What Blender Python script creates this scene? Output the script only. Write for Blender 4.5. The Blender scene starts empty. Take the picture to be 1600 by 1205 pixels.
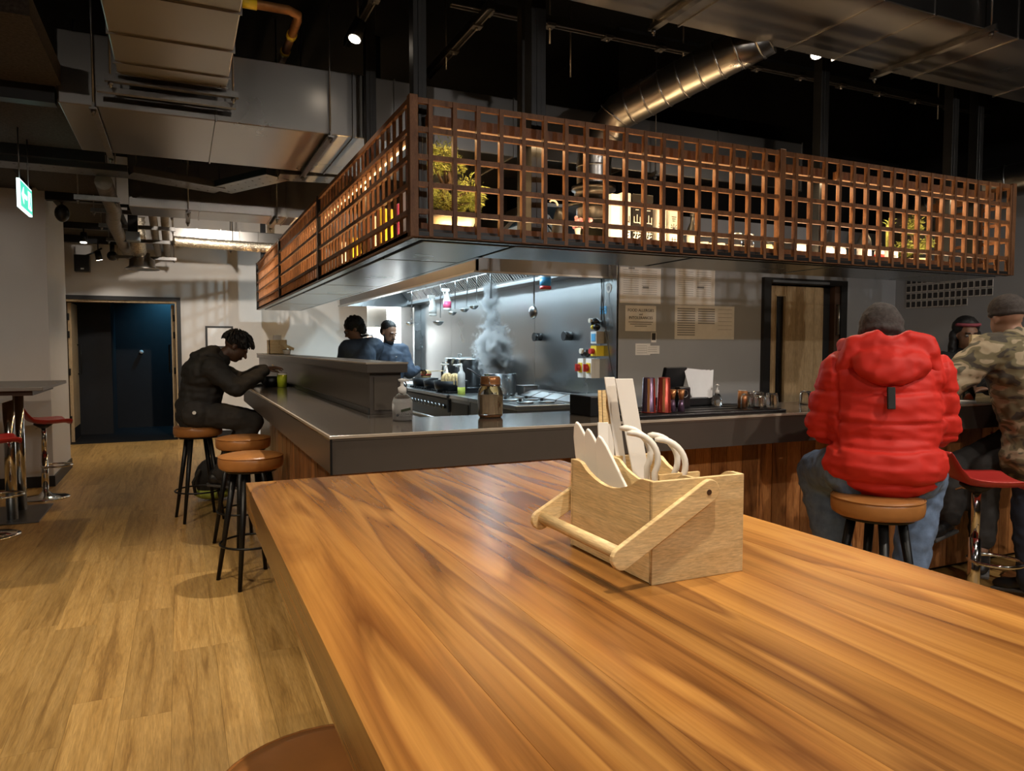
import bpy, bmesh, math, random
from mathutils import Vector, Matrix, noise
random.seed(7)
SC = bpy.context.scene
COL = SC.collection
PI = math.pi
V = Vector
# ---------------------------------------------------------------- camera
YAW, PITCH, FPX, EYE = math.radians(24.53), math.atan((602.5-542)/1135), 1135.0, 1.42
cam_d = bpy.data.cameras.new('camera'); cam = bpy.data.objects.new('camera', cam_d); COL.objects.link(cam)
cam_d.sensor_width = 36; cam_d.lens = FPX/1600*36; cam_d.clip_start = .02; cam_d.clip_end = 100
cam.location = (0, 0, EYE); cam.rotation_euler = (PI/2-PITCH, 0, -YAW)
SC.camera = cam
# ---------------------------------------------------------------- world and exposure
W = bpy.data.worlds.new('world'); SC.world = W; W.use_nodes = True
W.node_tree.nodes['Background'].inputs[0].default_value = (.50, .47, .45, 1)
W.node_tree.nodes['Background'].inputs[1].default_value = .05
SC.view_settings.view_transform = 'Standard'; SC.view_settings.look = 'None'
SC.view_settings.gamma = 1; SC.view_settings.use_curve_mapping = False
SC.view_settings.exposure = 0.55
WARM = (1, .83, .62); NEUT = (1, .90, .78); COOL = (.70, .90, 1.0)
# (place, aim, watts, colour, cone degrees, blend): track spotlights under the ceiling, some of them added out of view as fill
SPOTS = [
 ((1.03, 4.62, 3.33), (-.1, 3.9, 0), 150, NEUT, 75, .6),
 ((3.86, 3.62, 3.34), (3.1, 2.6, 1.0), 60, NEUT, 60, .6),
 ((-1.07, 10.57, 2.72), (-1.15, 10.2, 0), 45, NEUT, 100, .7),
 ((-.99, 11.62, 2.62), (-.7, 11.9, 1.0), 25, NEUT, 110, .7),
 ((.75, .55, 3.2), (.65, 1.05, 1.05), 105, WARM, 75, .8),
 ((1.9, 1.3, 3.2), (1.3, 1.5, .9), 105, WARM, 85, .8),
 ((-.6, 2.4, 3.2), (-.5, 3.6, 0), 130, WARM, 85, .8),
 ((-.1, 8.9, 3.05), (-.3, 9.6, 0), 80, NEUT, 120, .8),  # added out of sight behind the duct to light the far end
 ((3.0, .6, 3.2), (2.85, 2.2, 1.1), 80, NEUT, 80, .7),
 ((4.6, 1.0, 3.2), (4.3, 2.5, .8), 90, NEUT, 85, .7),
 ((.5, 9.0, 3.1), (.6, 12.2, 1.2), 165, NEUT, 105, .8),  # hidden lamp added behind the ducts to brighten the far wall
 ((-1.9, 6.0, 2.85), (-1.6, 8.6, .4), 25, NEUT, 100, .8),
 ((-1.6, 3.4, 3.2), (-1.0, 5.5, 0), 130, WARM, 100, .8),
 ((1.2, -1.2, 3.2), (1.8, 3.2, 1.3), 95, NEUT, 110, .8),  # unseen fill lamp, first of a row added behind the camera
 ((3.6, -1.2, 3.2), (3.6, 3.4, 1.5), 110, (1, .95, .90), 110, .8),  # second lamp of the added fill row, also unseen
 ((-1.4, -1.2, 3.2), (-.6, 4.0, .8), 40, NEUT, 110, .8),  # third unseen lamp of the added frontal fill
 ((-1.0, .7, 3.2), (.55, 1.1, 1.1), 75, WARM, 70, .8),
 ((2.0, 9.9, 2.62), (1.3, 12.2, 1.35), 55, COOL, 105, .9),  # no known fitting here, added to cool and brighten the far wall
 ((6.2, 1.0, 3.2), (6.4, 4.6, 1.4), 70, NEUT, 100, .8),
]
# ---------------------------------------------------------------- materials
MAT = {}
def nodes_of(name):
    m = bpy.data.materials.new(name); m.use_nodes = True; MAT[name] = m
    nt = m.node_tree
    return m, nt, nt.nodes['Principled BSDF']
def setc(b, col, rough, metal=0, spec=.5):
    b.inputs['Base Color'].default_value = (*col, 1); b.inputs['Roughness'].default_value = rough
    b.inputs['Metallic'].default_value = metal; b.inputs['Specular IOR Level'].default_value = spec
def coords(nt, scale, rnd=False, kind='Object'):
    tc = nt.nodes.new('ShaderNodeTexCoord'); mp = nt.nodes.new('ShaderNodeMapping')
    mp.inputs['Scale'].default_value = scale
    nt.links.new(tc.outputs[kind], mp.inputs['Vector'])
    if rnd:
        oi = nt.nodes.new('ShaderNodeObjectInfo'); mu = nt.nodes.new('ShaderNodeVectorMath'); mu.operation = 'SCALE'
        mu.inputs[0].default_value = (37.3, 91.7, 53.1); nt.links.new(oi.outputs['Random'], mu.inputs['Scale'])
        nt.links.new(mu.outputs['Vector'], mp.inputs['Location'])
    return mp.outputs['Vector']
def noise_n(nt, vec, scale, detail=4, rough=.5, dist=0):
    n = nt.nodes.new('ShaderNodeTexNoise'); n.inputs['Scale'].default_value = scale; n.inputs['Detail'].default_value = detail
    n.inputs['Roughness'].default_value = rough; n.inputs['Distortion'].default_value = dist
    nt.links.new(vec, n.inputs['Vector']); return n.outputs['Fac']
def ramp(nt, fac, stops):
    r = nt.nodes.new('ShaderNodeValToRGB'); e = r.color_ramp.elements
    e[0].position, e[0].color = stops[0][0], (*stops[0][1], 1)
    e[1].position, e[1].color = stops[-1][0], (*stops[-1][1], 1)
    for p, c in stops[1:-1]:
        k = e.new(p); k.color = (*c, 1)
    nt.links.new(fac, r.inputs['Fac']); return r.outputs['Color']
def bump(nt, b, fac, strength, dist=.01):
    n = nt.nodes.new('ShaderNodeBump'); n.inputs['Strength'].default_value = strength; n.inputs['Distance'].default_value = dist
    nt.links.new(fac, n.inputs['Height']); nt.links.new(n.outputs['Normal'], b.inputs['Normal'])
def plain(name, col, rough=.5, metal=0, spec=.5, var=.12, scale=8, bmp=0, rvar=.0):
    """a plain surface with slight mottling"""
    m, nt, b = nodes_of(name); setc(b, col, rough, metal, spec)
    v = coords(nt, (1, 1, 1)); f = noise_n(nt, v, scale, 5)
    c = ramp(nt, f, [(.25, tuple(x*(1-var) for x in col)), (.75, tuple(min(1, x*(1+var)) for x in col))])
    nt.links.new(c, b.inputs['Base Color'])
    if rvar:
        rr = nt.nodes.new('ShaderNodeMapRange'); rr.inputs['To Min'].default_value = max(.02, rough-rvar); rr.inputs['To Max'].default_value = rough+rvar
        nt.links.new(f, rr.inputs['Value']); nt.links.new(rr.outputs['Result'], b.inputs['Roughness'])
    if bmp: bump(nt, b, f, bmp)
    return m
def wood(name, dark, mid, light, stretch, scale, rough=.4, spec=.4, dist=1.5, tint=.25, detail=6, coat=0):
    m, nt, b = nodes_of(name); setc(b, mid, rough, 0, spec)
    v = coords(nt, stretch, True)
    f = noise_n(nt, v, scale, detail, .55, dist)
    v2 = coords(nt, tuple(s*4 for s in stretch), True); f2 = noise_n(nt, v2, scale*2.5, 3, .6, .4)
    c = ramp(nt, f, [(.28, dark), (.45, mid), (.62, light), (.8, mid)])
    g = ramp(nt, f2, [(.3, (.72, .72, .72)), (.7, (1.12, 1.12, 1.12))])
    mx = nt.nodes.new('ShaderNodeMix'); mx.data_type = 'RGBA'; mx.blend_type = 'MULTIPLY'; mx.inputs['Factor'].default_value = 1
    nt.links.new(c, mx.inputs['A']); nt.links.new(g, mx.inputs['B'])
    hs = nt.nodes.new('ShaderNodeHueSaturation'); oi = nt.nodes.new('ShaderNodeObjectInfo')
    mr = nt.nodes.new('ShaderNodeMapRange'); mr.inputs['To Min'].default_value = 1-tint; mr.inputs['To Max'].default_value = 1+tint
    nt.links.new(oi.outputs['Random'], mr.inputs['Value']); nt.links.new(mr.outputs['Result'], hs.inputs['Value'])
    nt.links.new(mx.outputs['Result'], hs.inputs['Color']); nt.links.new(hs.outputs['Color'], b.inputs['Base Color'])
    if coat: b.inputs['Coat Weight'].default_value = coat; b.inputs['Coat Roughness'].default_value = .18
    bump(nt, b, f2, .08, .002)
    return m
def emit(name, col, strength):
    m, nt, b = nodes_of(name); setc(b, (.8, .8, .8), .4)
    b.inputs['Emission Color'].default_value = (*col, 1); b.inputs['Emission Strength'].default_value = strength
    return m
def glass(name, col=(1, 1, 1), rough=.02, ior=1.45):
    m, nt, b = nodes_of(name); setc(b, col, rough); b.inputs['Transmission Weight'].default_value = 1; b.inputs['IOR'].default_value = ior
    return m
# surfaces of the room
wood('floor_oak', (.275, .152, .044), (.425, .250, .076), (.51, .315, .108), (11, .6, 11), 2.0, .42, .35, 1.2, .16)
plain('floor_base', (.12, .075, .035), .7)
plain('wall_white', (.62, .59, .56), .75, var=.04, scale=2)
plain('wall_grey', (.32, .335, .36), .6, var=.05, scale=2)
plain('ceiling_black', (.006, .006, .0065), .95, spec=.1, var=.6, scale=1.3)
plain('acoustic_dark', (.05, .042, .036), .95, var=.5, scale=60, bmp=.4)
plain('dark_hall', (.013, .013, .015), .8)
plain('black_paint', (.008, .008, .009), .5, var=.3)
plain('black_frame', (.012, .012, .013), .45)
wood('door_oak', (.34, .24, .13), (.44, .32, .18), (.5, .37, .22), (6, 6, .8), 2, .5, .3, .8, .06)
# furniture and fittings
def table_wood():
    m, nt, b = nodes_of('table_walnut'); setc(b, (.4, .18, .05), .27, 0, .45)
    pass
    v2 = coords(nt, (60, 1.1, 60), True); fine = noise_n(nt, v2, 2.0, 4, .6, .3)
    v3 = coords(nt, (9, .5, 9), True); streak = noise_n(nt, v3, 1.3, 5, .55, 1.2)
    vg = coords(nt, (2.6, .30, 2.6), True); gn = noise_n(nt, vg, 1.5, 2, .45, .5); k1 = nt.nodes.new('ShaderNodeMath'); k1.operation = 'MULTIPLY'; k1.inputs[1].default_value = 11; k2 = nt.nodes.new('ShaderNodeMath'); k2.operation = 'FRACT'
    nt.links.new(gn, k1.inputs[0]); nt.links.new(k1.outputs[0], k2.inputs[0])
    c1 = ramp(nt, k2.outputs[0], [(.0, (.23, .094, .022)), (.14, (.30, .130, .030)), (.55, (.38, .178, .042)), (.88, (.44, .215, .055)), (1, (.23, .094, .022))])
    c2 = ramp(nt, streak, [(.31, (.20, .14, .11)), (.40, (.66, .60, .56)), (.50, (.97, .96, .95)), (.65, (1.12, 1.12, 1.10))])
    c3 = ramp(nt, fine, [(.3, (.80, .78, .76)), (.65, (1.06, 1.06, 1.06))])
    cur = c1
    for c in (c2, c3):
        mx = nt.nodes.new('ShaderNodeMix'); mx.data_type = 'RGBA'; mx.blend_type = 'MULTIPLY'; mx.inputs['Factor'].default_value = 1
        nt.links.new(cur, mx.inputs['A']); nt.links.new(c, mx.inputs['B']); cur = mx.outputs['Result']
    hs = nt.nodes.new('ShaderNodeHueSaturation'); oi = nt.nodes.new('ShaderNodeObjectInfo'); mr = nt.nodes.new('ShaderNodeMapRange'); mr.inputs['To Min'].default_value = .86; mr.inputs['To Max'].default_value = 1.16
    nt.links.new(oi.outputs['Random'], mr.inputs['Value']); nt.links.new(mr.outputs['Result'], hs.inputs['Value']); nt.links.new(cur, hs.inputs['Color']); nt.links.new(hs.outputs['Color'], b.inputs['Base Color'])
    bump(nt, b, fine, .03, .001)
table_wood()
wood('bamboo', (.66, .46, .22), (.76, .56, .29), (.82, .63, .35), (2, 1, 14), 3, .5, .3, .5, .05)
wood('lattice_wood', (.105, .043, .017), (.175, .075, .030), (.22, .10, .042), (8, 8, 2), 3, .5, .3, .6, .12)
wood('cladding', (.13, .045, .015), (.34, .135, .043), (.44, .19, .064), (7, 7, 1), 2.4, .38, .4, 1.2, .38)
plain('counter_top', (.105, .088, .072), .13, spec=.5, var=.05, scale=20)
plain('counter_fascia', (.075, .062, .052), .3, spec=.45, var=.05, scale=10)
plain('counter_edge', (.42, .36, .29), .25, var=.1)
plain('steel', (.40, .415, .425), .28, 1, var=.04, scale=1.2, rvar=.025)
plain('steel_dark', (.17, .175, .18), .33, 1, var=.15, scale=2.5, rvar=.08)
plain('soffit_steel', (.38, .41, .43), .26, 1, var=.06, scale=1.2, rvar=.05)
plain('galvanised', (.33, .315, .30), .29, 1, var=.08, scale=1.5, rvar=.05)
plain('chrome', (.75, .74, .72), .09, 1, var=.03)
plain('black_metal', (.018, .018, .018), .38, .6, var=.2)
plain('strut_metal', (.22, .21, .20), .4, 1, var=.2, scale=20)
plain('pipe_lag', (.20, .17, .14), .6, .3, var=.3, scale=20)
plain('copper', (.36, .17, .06), .5, .5, var=.2, scale=30)
plain('foil', (.55, .48, .38), .35, .9, var=.5, scale=60, bmp=1)
plain('tan_leather', (.36, .15, .042), .34, spec=.5, var=.18, scale=9, bmp=.12)
plain('red_plastic', (.50, .035, .03), .32, spec=.5, var=.05)
plain('grey_top', (.16, .145, .13), .35)
plain('dark_wood', (.06, .03, .016), .5)
plain('white_plastic', (.78, .76, .72), .35, var=.03)
plain('paper', (.80, .79, .78), .7, var=.05, scale=15)
plain('napkin', (.88, .86, .82), .8, var=.03)
plain('ink', (.03, .03, .035), .6)
plain('grey_ink', (.30, .30, .31), .7)
plain('black_plastic', (.012, .012, .013), .35)
plain('cast_iron', (.012, .012, .014), .45, .4)
plain('ceramic', (.62, .56, .48), .3, var=.1)
plain('dried_food', (.55, .38, .17), .7, var=.45, scale=60, bmp=.6)
plain('spice', (.33, .19, .09), .8, var=.5, scale=90, bmp=.6)
plain('green_drink', (.42, .50, .03), .15, var=.15, scale=40)
plain('red_drink', (.55, .06, .01), .2, var=.1)
plain('yellow_plastic', (.75, .55, .03), .4)
plain('blue_label', (.08, .33, .58), .4)
plain('pink_label', (.75, .10, .22), .4)
plain('lime_cloth', (.42, .48, .08), .8)
plain('leaf', (.34, .37, .08), .7, var=.5, scale=40)
plain('leaf_dark', (.025, .035, .012), .7, var=.4, scale=30)
plain('bark', (.10, .06, .035), .9, var=.4, scale=30, bmp=.6)
plain('stone_pot', (.60, .47, .27), .7, var=.15, scale=30)
plain('pink_flower', (.75, .28, .32), .7)
plain('cream_card', (.72, .62, .36), .6)
plain('white_card', (.60, .59, .57), .6)
plain('purple_glass', (.16, .10, .16), .25, .6, var=.3)
plain('red_metal', (.42, .06, .04), .3, .6, var=.2)
plain('orange_metal', (.55, .25, .10), .3, .6, var=.2)
# clothes and people
plain('red_nylon', (.60, .026, .016), .62, spec=.3, var=.08, scale=7, bmp=.15)
plain('denim', (.13, .19, .30), .85, var=.3, scale=25, bmp=.2)
plain('navy_denim', (.022, .030, .055), .85, var=.3, scale=25)
plain('black_cloth', (.016, .015, .014), .75, var=.4, scale=12, bmp=.25)
plain('black_cotton', (.010, .010, .011), .85, var=.3, scale=20)
plain('charcoal_cloth', (.032, .029, .027), .85, var=.3, scale=20, bmp=.2)
plain('navy_cloth', (.035, .052, .085), .75, var=.25, scale=8, bmp=.2)
plain('beanie_knit', (.055, .045, .040), .95, var=.3, scale=60, bmp=.4)
plain('skin_dark', (.085, .040, .022), .5, var=.15, scale=20)
plain('skin_brown', (.26, .13, .075), .5, var=.12, scale=20)
plain('skin_tan', (.33, .18, .115), .5, var=.12, scale=20)
plain('hair_black', (.008, .007, .007), .6, var=.3, scale=40)
plain('shoe_black', (.012, .011, .011), .45)
plain('sole_grey', (.07, .065, .06), .7)
plain('eye_white', (.30, .27, .25), .3)
plain('headband_pink', (.30, .06, .08), .7)
m, nt, b = nodes_of('camo'); setc(b, (.2, .17, .09), .85)
cv = coords(nt, (1, 1, 2.1)); f1 = noise_n(nt, cv, 7.5, 2, .4, .6)
cA = ramp(nt, f1, [(.40, (.045, .036, .024)), (.43, (.13, .105, .052)), (.52, (.13, .105, .052)), (.55, (.30, .235, .145)), (.66, (.30, .235, .145)), (.69, (.08, .07, .042))])
nt.links.new(cA, b.inputs['Base Color'])
glass('clear_glass'); glass('smoke_glass', (.5, .5, .5), .05)
emit('lamp_lens', (1, .86, .68), 14); emit('hood_lamp', (.75, .93, 1), 8); emit('led_warm', (1, .62, .26), 3.0)
emit('exit_green', (.03, .62, .42), .9); emit('exit_white', (.75, 1, .95), 1.4); emit('sky_panel', (.86, .97, 1), 3.0); emit('teal_lamp', (.10, .55, .9), 4)
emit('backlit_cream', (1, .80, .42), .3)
m, nt, b = nodes_of('steam')
nt.nodes.remove(b); pv = nt.nodes.new('ShaderNodeVolumePrincipled'); pv.inputs['Color'].default_value = (.95, .97, 1, 1); pv.inputs['Anisotropy'].default_value = .2
cv = coords(nt, (1, 1, 1)); f1 = noise_n(nt, cv, 8.5, 6, .62, 1.0)
def mth(op, a, b=None):
    n = nt.nodes.new('ShaderNodeMath'); n.operation = op
    for k, x in enumerate((a, b)):
        if x is None: continue
        if isinstance(x, (int, float)): n.inputs[k].default_value = x
        else: nt.links.new(x, n.inputs[k])
    return n.outputs[0]
STEAM = [((3.12, 7.34, 1.40), (.22, .46, .36)), ((3.14, 7.30, 1.14), (.15, .24, .24)), ((3.12, 7.40, 1.88), (.13, .17, .38))]
falls = []
for c_, r_ in STEAM:
    su = nt.nodes.new('ShaderNodeVectorMath'); su.operation = 'SUBTRACT'; su.inputs[1].default_value = c_; dv = nt.nodes.new('ShaderNodeVectorMath'); dv.operation = 'DIVIDE'; dv.inputs[1].default_value = r_; le = nt.nodes.new('ShaderNodeVectorMath'); le.operation = 'LENGTH'
    nt.links.new(cv, su.inputs[0]); nt.links.new(su.outputs[0], dv.inputs[0]); nt.links.new(dv.outputs[0], le.inputs[0]); falls.append(mth('SUBTRACT', 1.0, le.outputs['Value']))
fm = mth('MAXIMUM', mth('MAXIMUM', falls[0], falls[1]), mth('MULTIPLY', falls[2], .8))
dn = mth('MULTIPLY', mth('MAXIMUM', mth('SUBTRACT', mth('ADD', fm, mth('MULTIPLY', mth('SUBTRACT', f1, .5), 2.6)), .28), 0.0), 75.0)
nt.links.new(dn, pv.inputs['Density'])
nt.links.new(pv.outputs['Volume'], nt.nodes['Material Output'].inputs['Volume'])
# ---------------------------------------------------------------- mesh helpers
class MB:
    """collects solids; build with obj()"""
    def __init__(s): s.v = []; s.f = []; s.sm = []
    def add(s, vs, fs, smooth=False):
        n = len(s.v); s.v += [tuple(v) for v in vs]; s.f += [tuple(i+n for i in f) for f in fs]
        s.sm += smooth if isinstance(smooth, list) else [smooth]*len(fs); return s
    def box(s, x0, x1, y0, y1, z0, z1):
        vs = [(x, y, z) for z in (z0, z1) for y in (y0, y1) for x in (x0, x1)]
        return s.add(vs, [(0, 2, 3, 1), (4, 5, 7, 6), (0, 1, 5, 4), (2, 6, 7, 3), (0, 4, 6, 2), (1, 3, 7, 5)])
    def obox(s, c, ax, ay, az):
        """box of half-axes ax, ay, az about c"""
        c, ax, ay, az = V(c), V(ax), V(ay), V(az)
        vs = [c+i*ax+j*ay+k*az for k in (-1, 1) for j in (-1, 1) for i in (-1, 1)]
        return s.add(vs, [(0, 2, 3, 1), (4, 5, 7, 6), (0, 1, 5, 4), (2, 6, 7, 3), (0, 4, 6, 2), (1, 3, 7, 5)])
    def bar(s, a, b, w, h, up=(0, 0, 1)):
        a, b = V(a), V(b); d = (b-a); L = d.length; d.normalize(); r = d.cross(V(up))
        if r.length < 1e-4: r = d.cross(V((1, 0, 0)))
        r.normalize(); u = r.cross(d)
        return s.obox((a+b)/2, d*L/2, r*w/2, u*h/2)
    def cone(s, a, b, r0, r1, n=16, cap=True):
        a, b = V(a), V(b); d = (b-a).normalized(); r = d.orthogonal().normalized(); u = d.cross(r)
        vs = []
        for p, R in ((a, r0), (b, r1)):
            vs += [p+R*(math.cos(t)*r+math.sin(t)*u) for t in [2*PI*k/n for k in range(n)]]
        fs = [(k, (k+1) % n, n+(k+1) % n, n+k) for k in range(n)]; sm = [True]*n
        if cap: fs += [tuple(reversed(range(n))), tuple(range(n, 2*n))]; sm += [False]*2
        return s.add(vs, fs, sm)
    def cyl(s, a, b, r, n=16): return s.cone(a, b, r, r, n)
    def lathe(s, c, prof, n=24, axis='z'):
        """profile [(radius, height)] turned about a vertical axis through c"""
        vs = []; c = V(c)
        for R, h in prof:
            for k in range(n):
                t = 2*PI*k/n; vs.append(c+V((R*math.cos(t), R*math.sin(t), h)))
        m = len(prof); fs = []
        for i in range(m-1):
            for k in range(n):
                fs.append((i*n+k, i*n+(k+1) % n, (i+1)*n+(k+1) % n, (i+1)*n+k))
        sm = [True]*len(fs)
        if prof[0][0] > 1e-4: fs.append(tuple(reversed(range(n)))); sm.append(False)
        if prof[-1][0] > 1e-4: fs.append(tuple(range((m-1)*n, m*n))); sm.append(False)
        return s.add(vs, fs, sm)
    def tube(s, pts, r, n=10, closed=False):
        pts = [V(p) for p in pts]; m = len(pts); rs = r if isinstance(r, (list, tuple)) else [r]*m
        vs = []; prev = None
        for i, p in enumerate(pts):
            a = pts[(i-1) % m] if (i or closed) else p; b = pts[(i+1) % m] if (i < m-1 or closed) else p
            d = (b-a).normalized()
            x = (prev-d*prev.dot(d)) if prev else d.orthogonal()
            x.normalize(); prev = x; y = d.cross(x)
            vs += [p+rs[i]*(math.cos(t)*x+math.sin(t)*y) for t in [2*PI*k/n for k in range(n)]]
        fs = []
        for i in range(m if closed else m-1):
            j = (i+1) % m
            fs += [(i*n+k, i*n+(k+1) % n, j*n+(k+1) % n, j*n+k) for k in range(n)]
        sm = [True]*len(fs)
        if not closed: fs += [tuple(reversed(range(n))), tuple(range((m-1)*n, m*n))]; sm += [False]*2
        return s.add(vs, fs, sm)
    def ring(s, c, R, r, n=28, k=8):
        return s.tube([V(c)+V((R*math.cos(2*PI*i/n), R*math.sin(2*PI*i/n), 0)) for i in range(n)], r, k, True)
    def prism(s, poly, off):
        """polygon (3-D points) extruded by the vector off"""
        n = len(poly); off = V(off); vs = [V(p) for p in poly]+[V(p)+off for p in poly]
        return s.add(vs, [tuple(reversed(range(n))), tuple(range(n, 2*n))]+[(k, (k+1) % n, n+(k+1) % n, n+k) for k in range(n)])
    def ell(s, c, a, b, d, nu=16, nv=10):
        """ellipsoid with half-axis vectors a, b, d"""
        c, a, b, d = V(c), V(a), V(b), V(d); vs = [c-d]
        for i in range(1, nv):
            t = -PI/2+PI*i/nv
            vs += [c+math.cos(t)*(math.cos(2*PI*k/nu)*a+math.sin(2*PI*k/nu)*b)+math.sin(t)*d for k in range(nu)]
        vs.append(c+d); L = len(vs)-1
        fs = [(0, 1+(k+1) % nu, 1+k) for k in range(nu)]
        for i in range(nv-2):
            o = 1+i*nu; fs += [(o+k, o+(k+1) % nu, o+nu+(k+1) % nu, o+nu+k) for k in range(nu)]
        o = 1+(nv-2)*nu; fs += [(o+k, o+(k+1) % nu, L) for k in range(nu)]
        return s.add(vs, fs, True)
    def ball(s, c, r, nu=14, nv=9): return s.ell(c, (r, 0, 0), (0, r, 0), (0, 0, r), nu, nv)
    def limb(s, a, ra, b, rb, n=14):
        s.ball(a, ra, n, 9); s.ball(b, rb, n, 9); return s.cone(a, b, ra, rb, n)
def mesh_of(name, mb):
    me = bpy.data.meshes.new(name); me.from_pydata(mb.v, [], mb.f); me.update()
    me.polygons.foreach_set('use_smooth', mb.sm); return me
def tag(o, label=None, cat=None, group=None, kind=None):
    if label: o['label'] = label
    if cat: o['category'] = cat
    if group: o['group'] = group
    if kind: o['kind'] = kind
    return o
def par(o, p):
    if p is not None:
        o.parent = p
        if p.type == 'EMPTY': o.matrix_parent_inverse = Matrix.Translation(-V(p.location))
    return o
def obj(name, mb, mat, parent=None, bevel=0, kind=None, label=None):
    me = mb if isinstance(mb, bpy.types.Mesh) else mesh_of(name, mb)
    if not me.materials: me.materials.append(MAT[mat])
    o = bpy.data.objects.new(name, me); COL.objects.link(o); par(o, parent)
    if bevel:
        b = o.modifiers.new('bevel', 'BEVEL'); b.width = bevel; b.segments = 2; b.limit_method = 'ANGLE'; b.angle_limit = .7
    return tag(o, label=label, kind=kind)
def thing(name, label, cat, loc=(0, 0, 0), group=None):
    o = bpy.data.objects.new(name, None); COL.objects.link(o); o.location = loc; o.empty_display_size = .05
    return tag(o, label, cat, group)
def one(name, mb, mat, label, cat, group=None, bevel=0):
    return tag(obj(name, mb, mat, None, bevel), label, cat, group)
def struct(name, mb, mat, parent=None, bevel=0):
    o = obj(name, mb, mat, parent, bevel)
    if parent is None: o['kind'] = 'structure'
    return o
def dup(root, loc, rz=0, label=None, parent=None):
    r = root.copy(); COL.objects.link(r); r.location = loc; r.rotation_euler = (0, 0, rz)
    if label: r['label'] = label
    for ch in root.children:
        c = ch.copy(); COL.objects.link(c); c.parent = r
        for g in ch.children:
            d = g.copy(); COL.objects.link(d); d.parent = c
    return r
def text(name, s, size, origin, xdir, ydir, mat, parent, depth=.0008, align='CENTER'):
    """flat lettering as a thin mesh, its baseline along xdir"""
    cu = bpy.data.curves.new(name, 'FONT'); cu.body = s; cu.size = size; cu.align_x = align; cu.align_y = 'CENTER'; cu.extrude = depth; cu.resolution_u = 3
    t = bpy.data.objects.new(name, cu); COL.objects.link(t); dg = bpy.context.evaluated_depsgraph_get()
    me = bpy.data.meshes.new_from_object(t.evaluated_get(dg)); bpy.data.objects.remove(t)
    x, y = V(xdir).normalized(), V(ydir).normalized(); z = x.cross(y)
    me.transform(Matrix(((x.x, y.x, z.x, origin[0]), (x.y, y.y, z.y, origin[1]), (x.z, y.z, z.z, origin[2]), (0, 0, 0, 1))))
    me.materials.clear(); return obj(name, me, mat, parent)
def arc(c, r, a0, a1, n, ax, ay):
    c, ax, ay = V(c), V(ax), V(ay)
    return [c+r*(math.cos(a0+(a1-a0)*i/n)*ax+math.sin(a0+(a1-a0)*i/n)*ay) for i in range(n+1)]
plain('pale_blue_grey', (.25, .30, .34), .5)
# ================================================================ the room
H = 4.2
struct('floor', MB().box(-6, 7.2, -2.5, 12.3, -.06, -.013), 'floor_base')
floor = bpy.data.objects['floor']
PW, PL = .18, 1.25
plank_me = mesh_of('plank', MB().box(.0004, PW-.0004, .0004, PL-.0004, -.013, 0)); plank_me.materials.append(MAT['floor_oak'])
rest = MB(); npl = 0
for i in range(int(13.2/PW)):
    x = -6+i*PW; off = random.random()*PL
    y = -2.5-off
    while y < 12.2:
        a, bb = max(y, -2.5), min(y+PL, 12.2)
        near = (-1.75 < x < .74 and .5 < bb and a < 12.3) or (3.1 < x < 5.8 and .6 < bb and a < 3.1)
        if near and npl < 300 and bb-a > PL-.01:
            o = obj('plank', plank_me, 'floor_oak', floor); o.location = (x, y, 0); npl += 1
        elif bb-a > .02:
            rest.box(x+.0004, min(x+PW, 7.2)-.0004, a+.0004, bb-.0004, -.013, 0)
        y += PL
obj('planks', rest, 'floor_oak', floor, kind='stuff')
struct('ceiling', MB().box(-6, 7.2, -2.5, 12.3, H, H+.1), 'ceiling_black')
# far wall with the double door and the way to the back kitchen
struct('wall_far', MB().box(-6, -1.58, 12.2, 12.3, 0, H).box(-1.58, .02, 12.2, 12.3, 2.165, H).box(.02, 2.88, 12.2, 12.3, 0, H).box(2.88, 3.63, 12.2, 12.3, 2.12, H), 'wall_white')
struct('wall_left', MB().box(-6, -1.2, 8.62, 9.9, 0, 3.0), 'wall_white')
struct('baseboard_left', MB().box(-6, -1.185, 8.6, 8.62, 0, .11).box(-1.2, -1.185, 8.62, 9.9, 0, .11), 'black_paint')
struct('baseboard_far', MB().box(.03, .9, 12.185, 12.2, 0, .11), 'black_paint')
struct('wall_outer', MB().box(-6.1, -6, -2.5, 12.3, 0, H), 'wall_white')
struct('wall_behind', MB().box(-6, 7.2, -2.6, -2.5, 0, H), 'wall_grey')
struct('wall_right', MB().box(7.1, 7.2, -2.5, 5.6, 0, 2.9), 'wall_grey')
struct('wall_upper', MB().box(7.1, 7.2, -2.5, 5.6, 2.9, H).box(3.535, 7.1, 5.5, 5.6, 2.62, H).box(3.55, 3.65, 5.6, 12.2, 2.62, H), 'ceiling_black')
struct('wall_back', MB().box(3.535, 5.2, 5.5, 5.6, 0, 2.62).box(5.2, 6.33, 5.5, 5.6, 2.1, 2.62).box(6.33, 7.1, 5.5, 5.6, 0, 2.62), 'wall_grey')
# lowered acoustic ceiling on the left with black beams under it
low = struct('ceiling_lowered', MB().box(-6, -.62, 4.2, 12.2, 3.0, 3.12), 'acoustic_dark')
for k, (y, x1) in enumerate([(6.8, -.52), (8.7, -.62), (10.65, -.68), (12.05, -.70), (5.3, -.66)]):
    obj('beam', MB().box(-6, x1, y-.05, y+.05, 2.9, 3.0), 'black_paint', low)
for k, (x0, x1, y0, y1) in enumerate([(-1.9, -1.3, 6.9, 8.6), (-1.25, -.66, 6.9, 8.6), (-1.9, -1.3, 5.4, 6.7), (-1.25, -.66, 5.4, 6.7), (-1.25, -.7, 8.8, 10.55)]):
    obj('panel', MB().box(x0, x1, y0, y1, 2.97, 3.0), 'acoustic_dark', low, bevel=.004)
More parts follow.
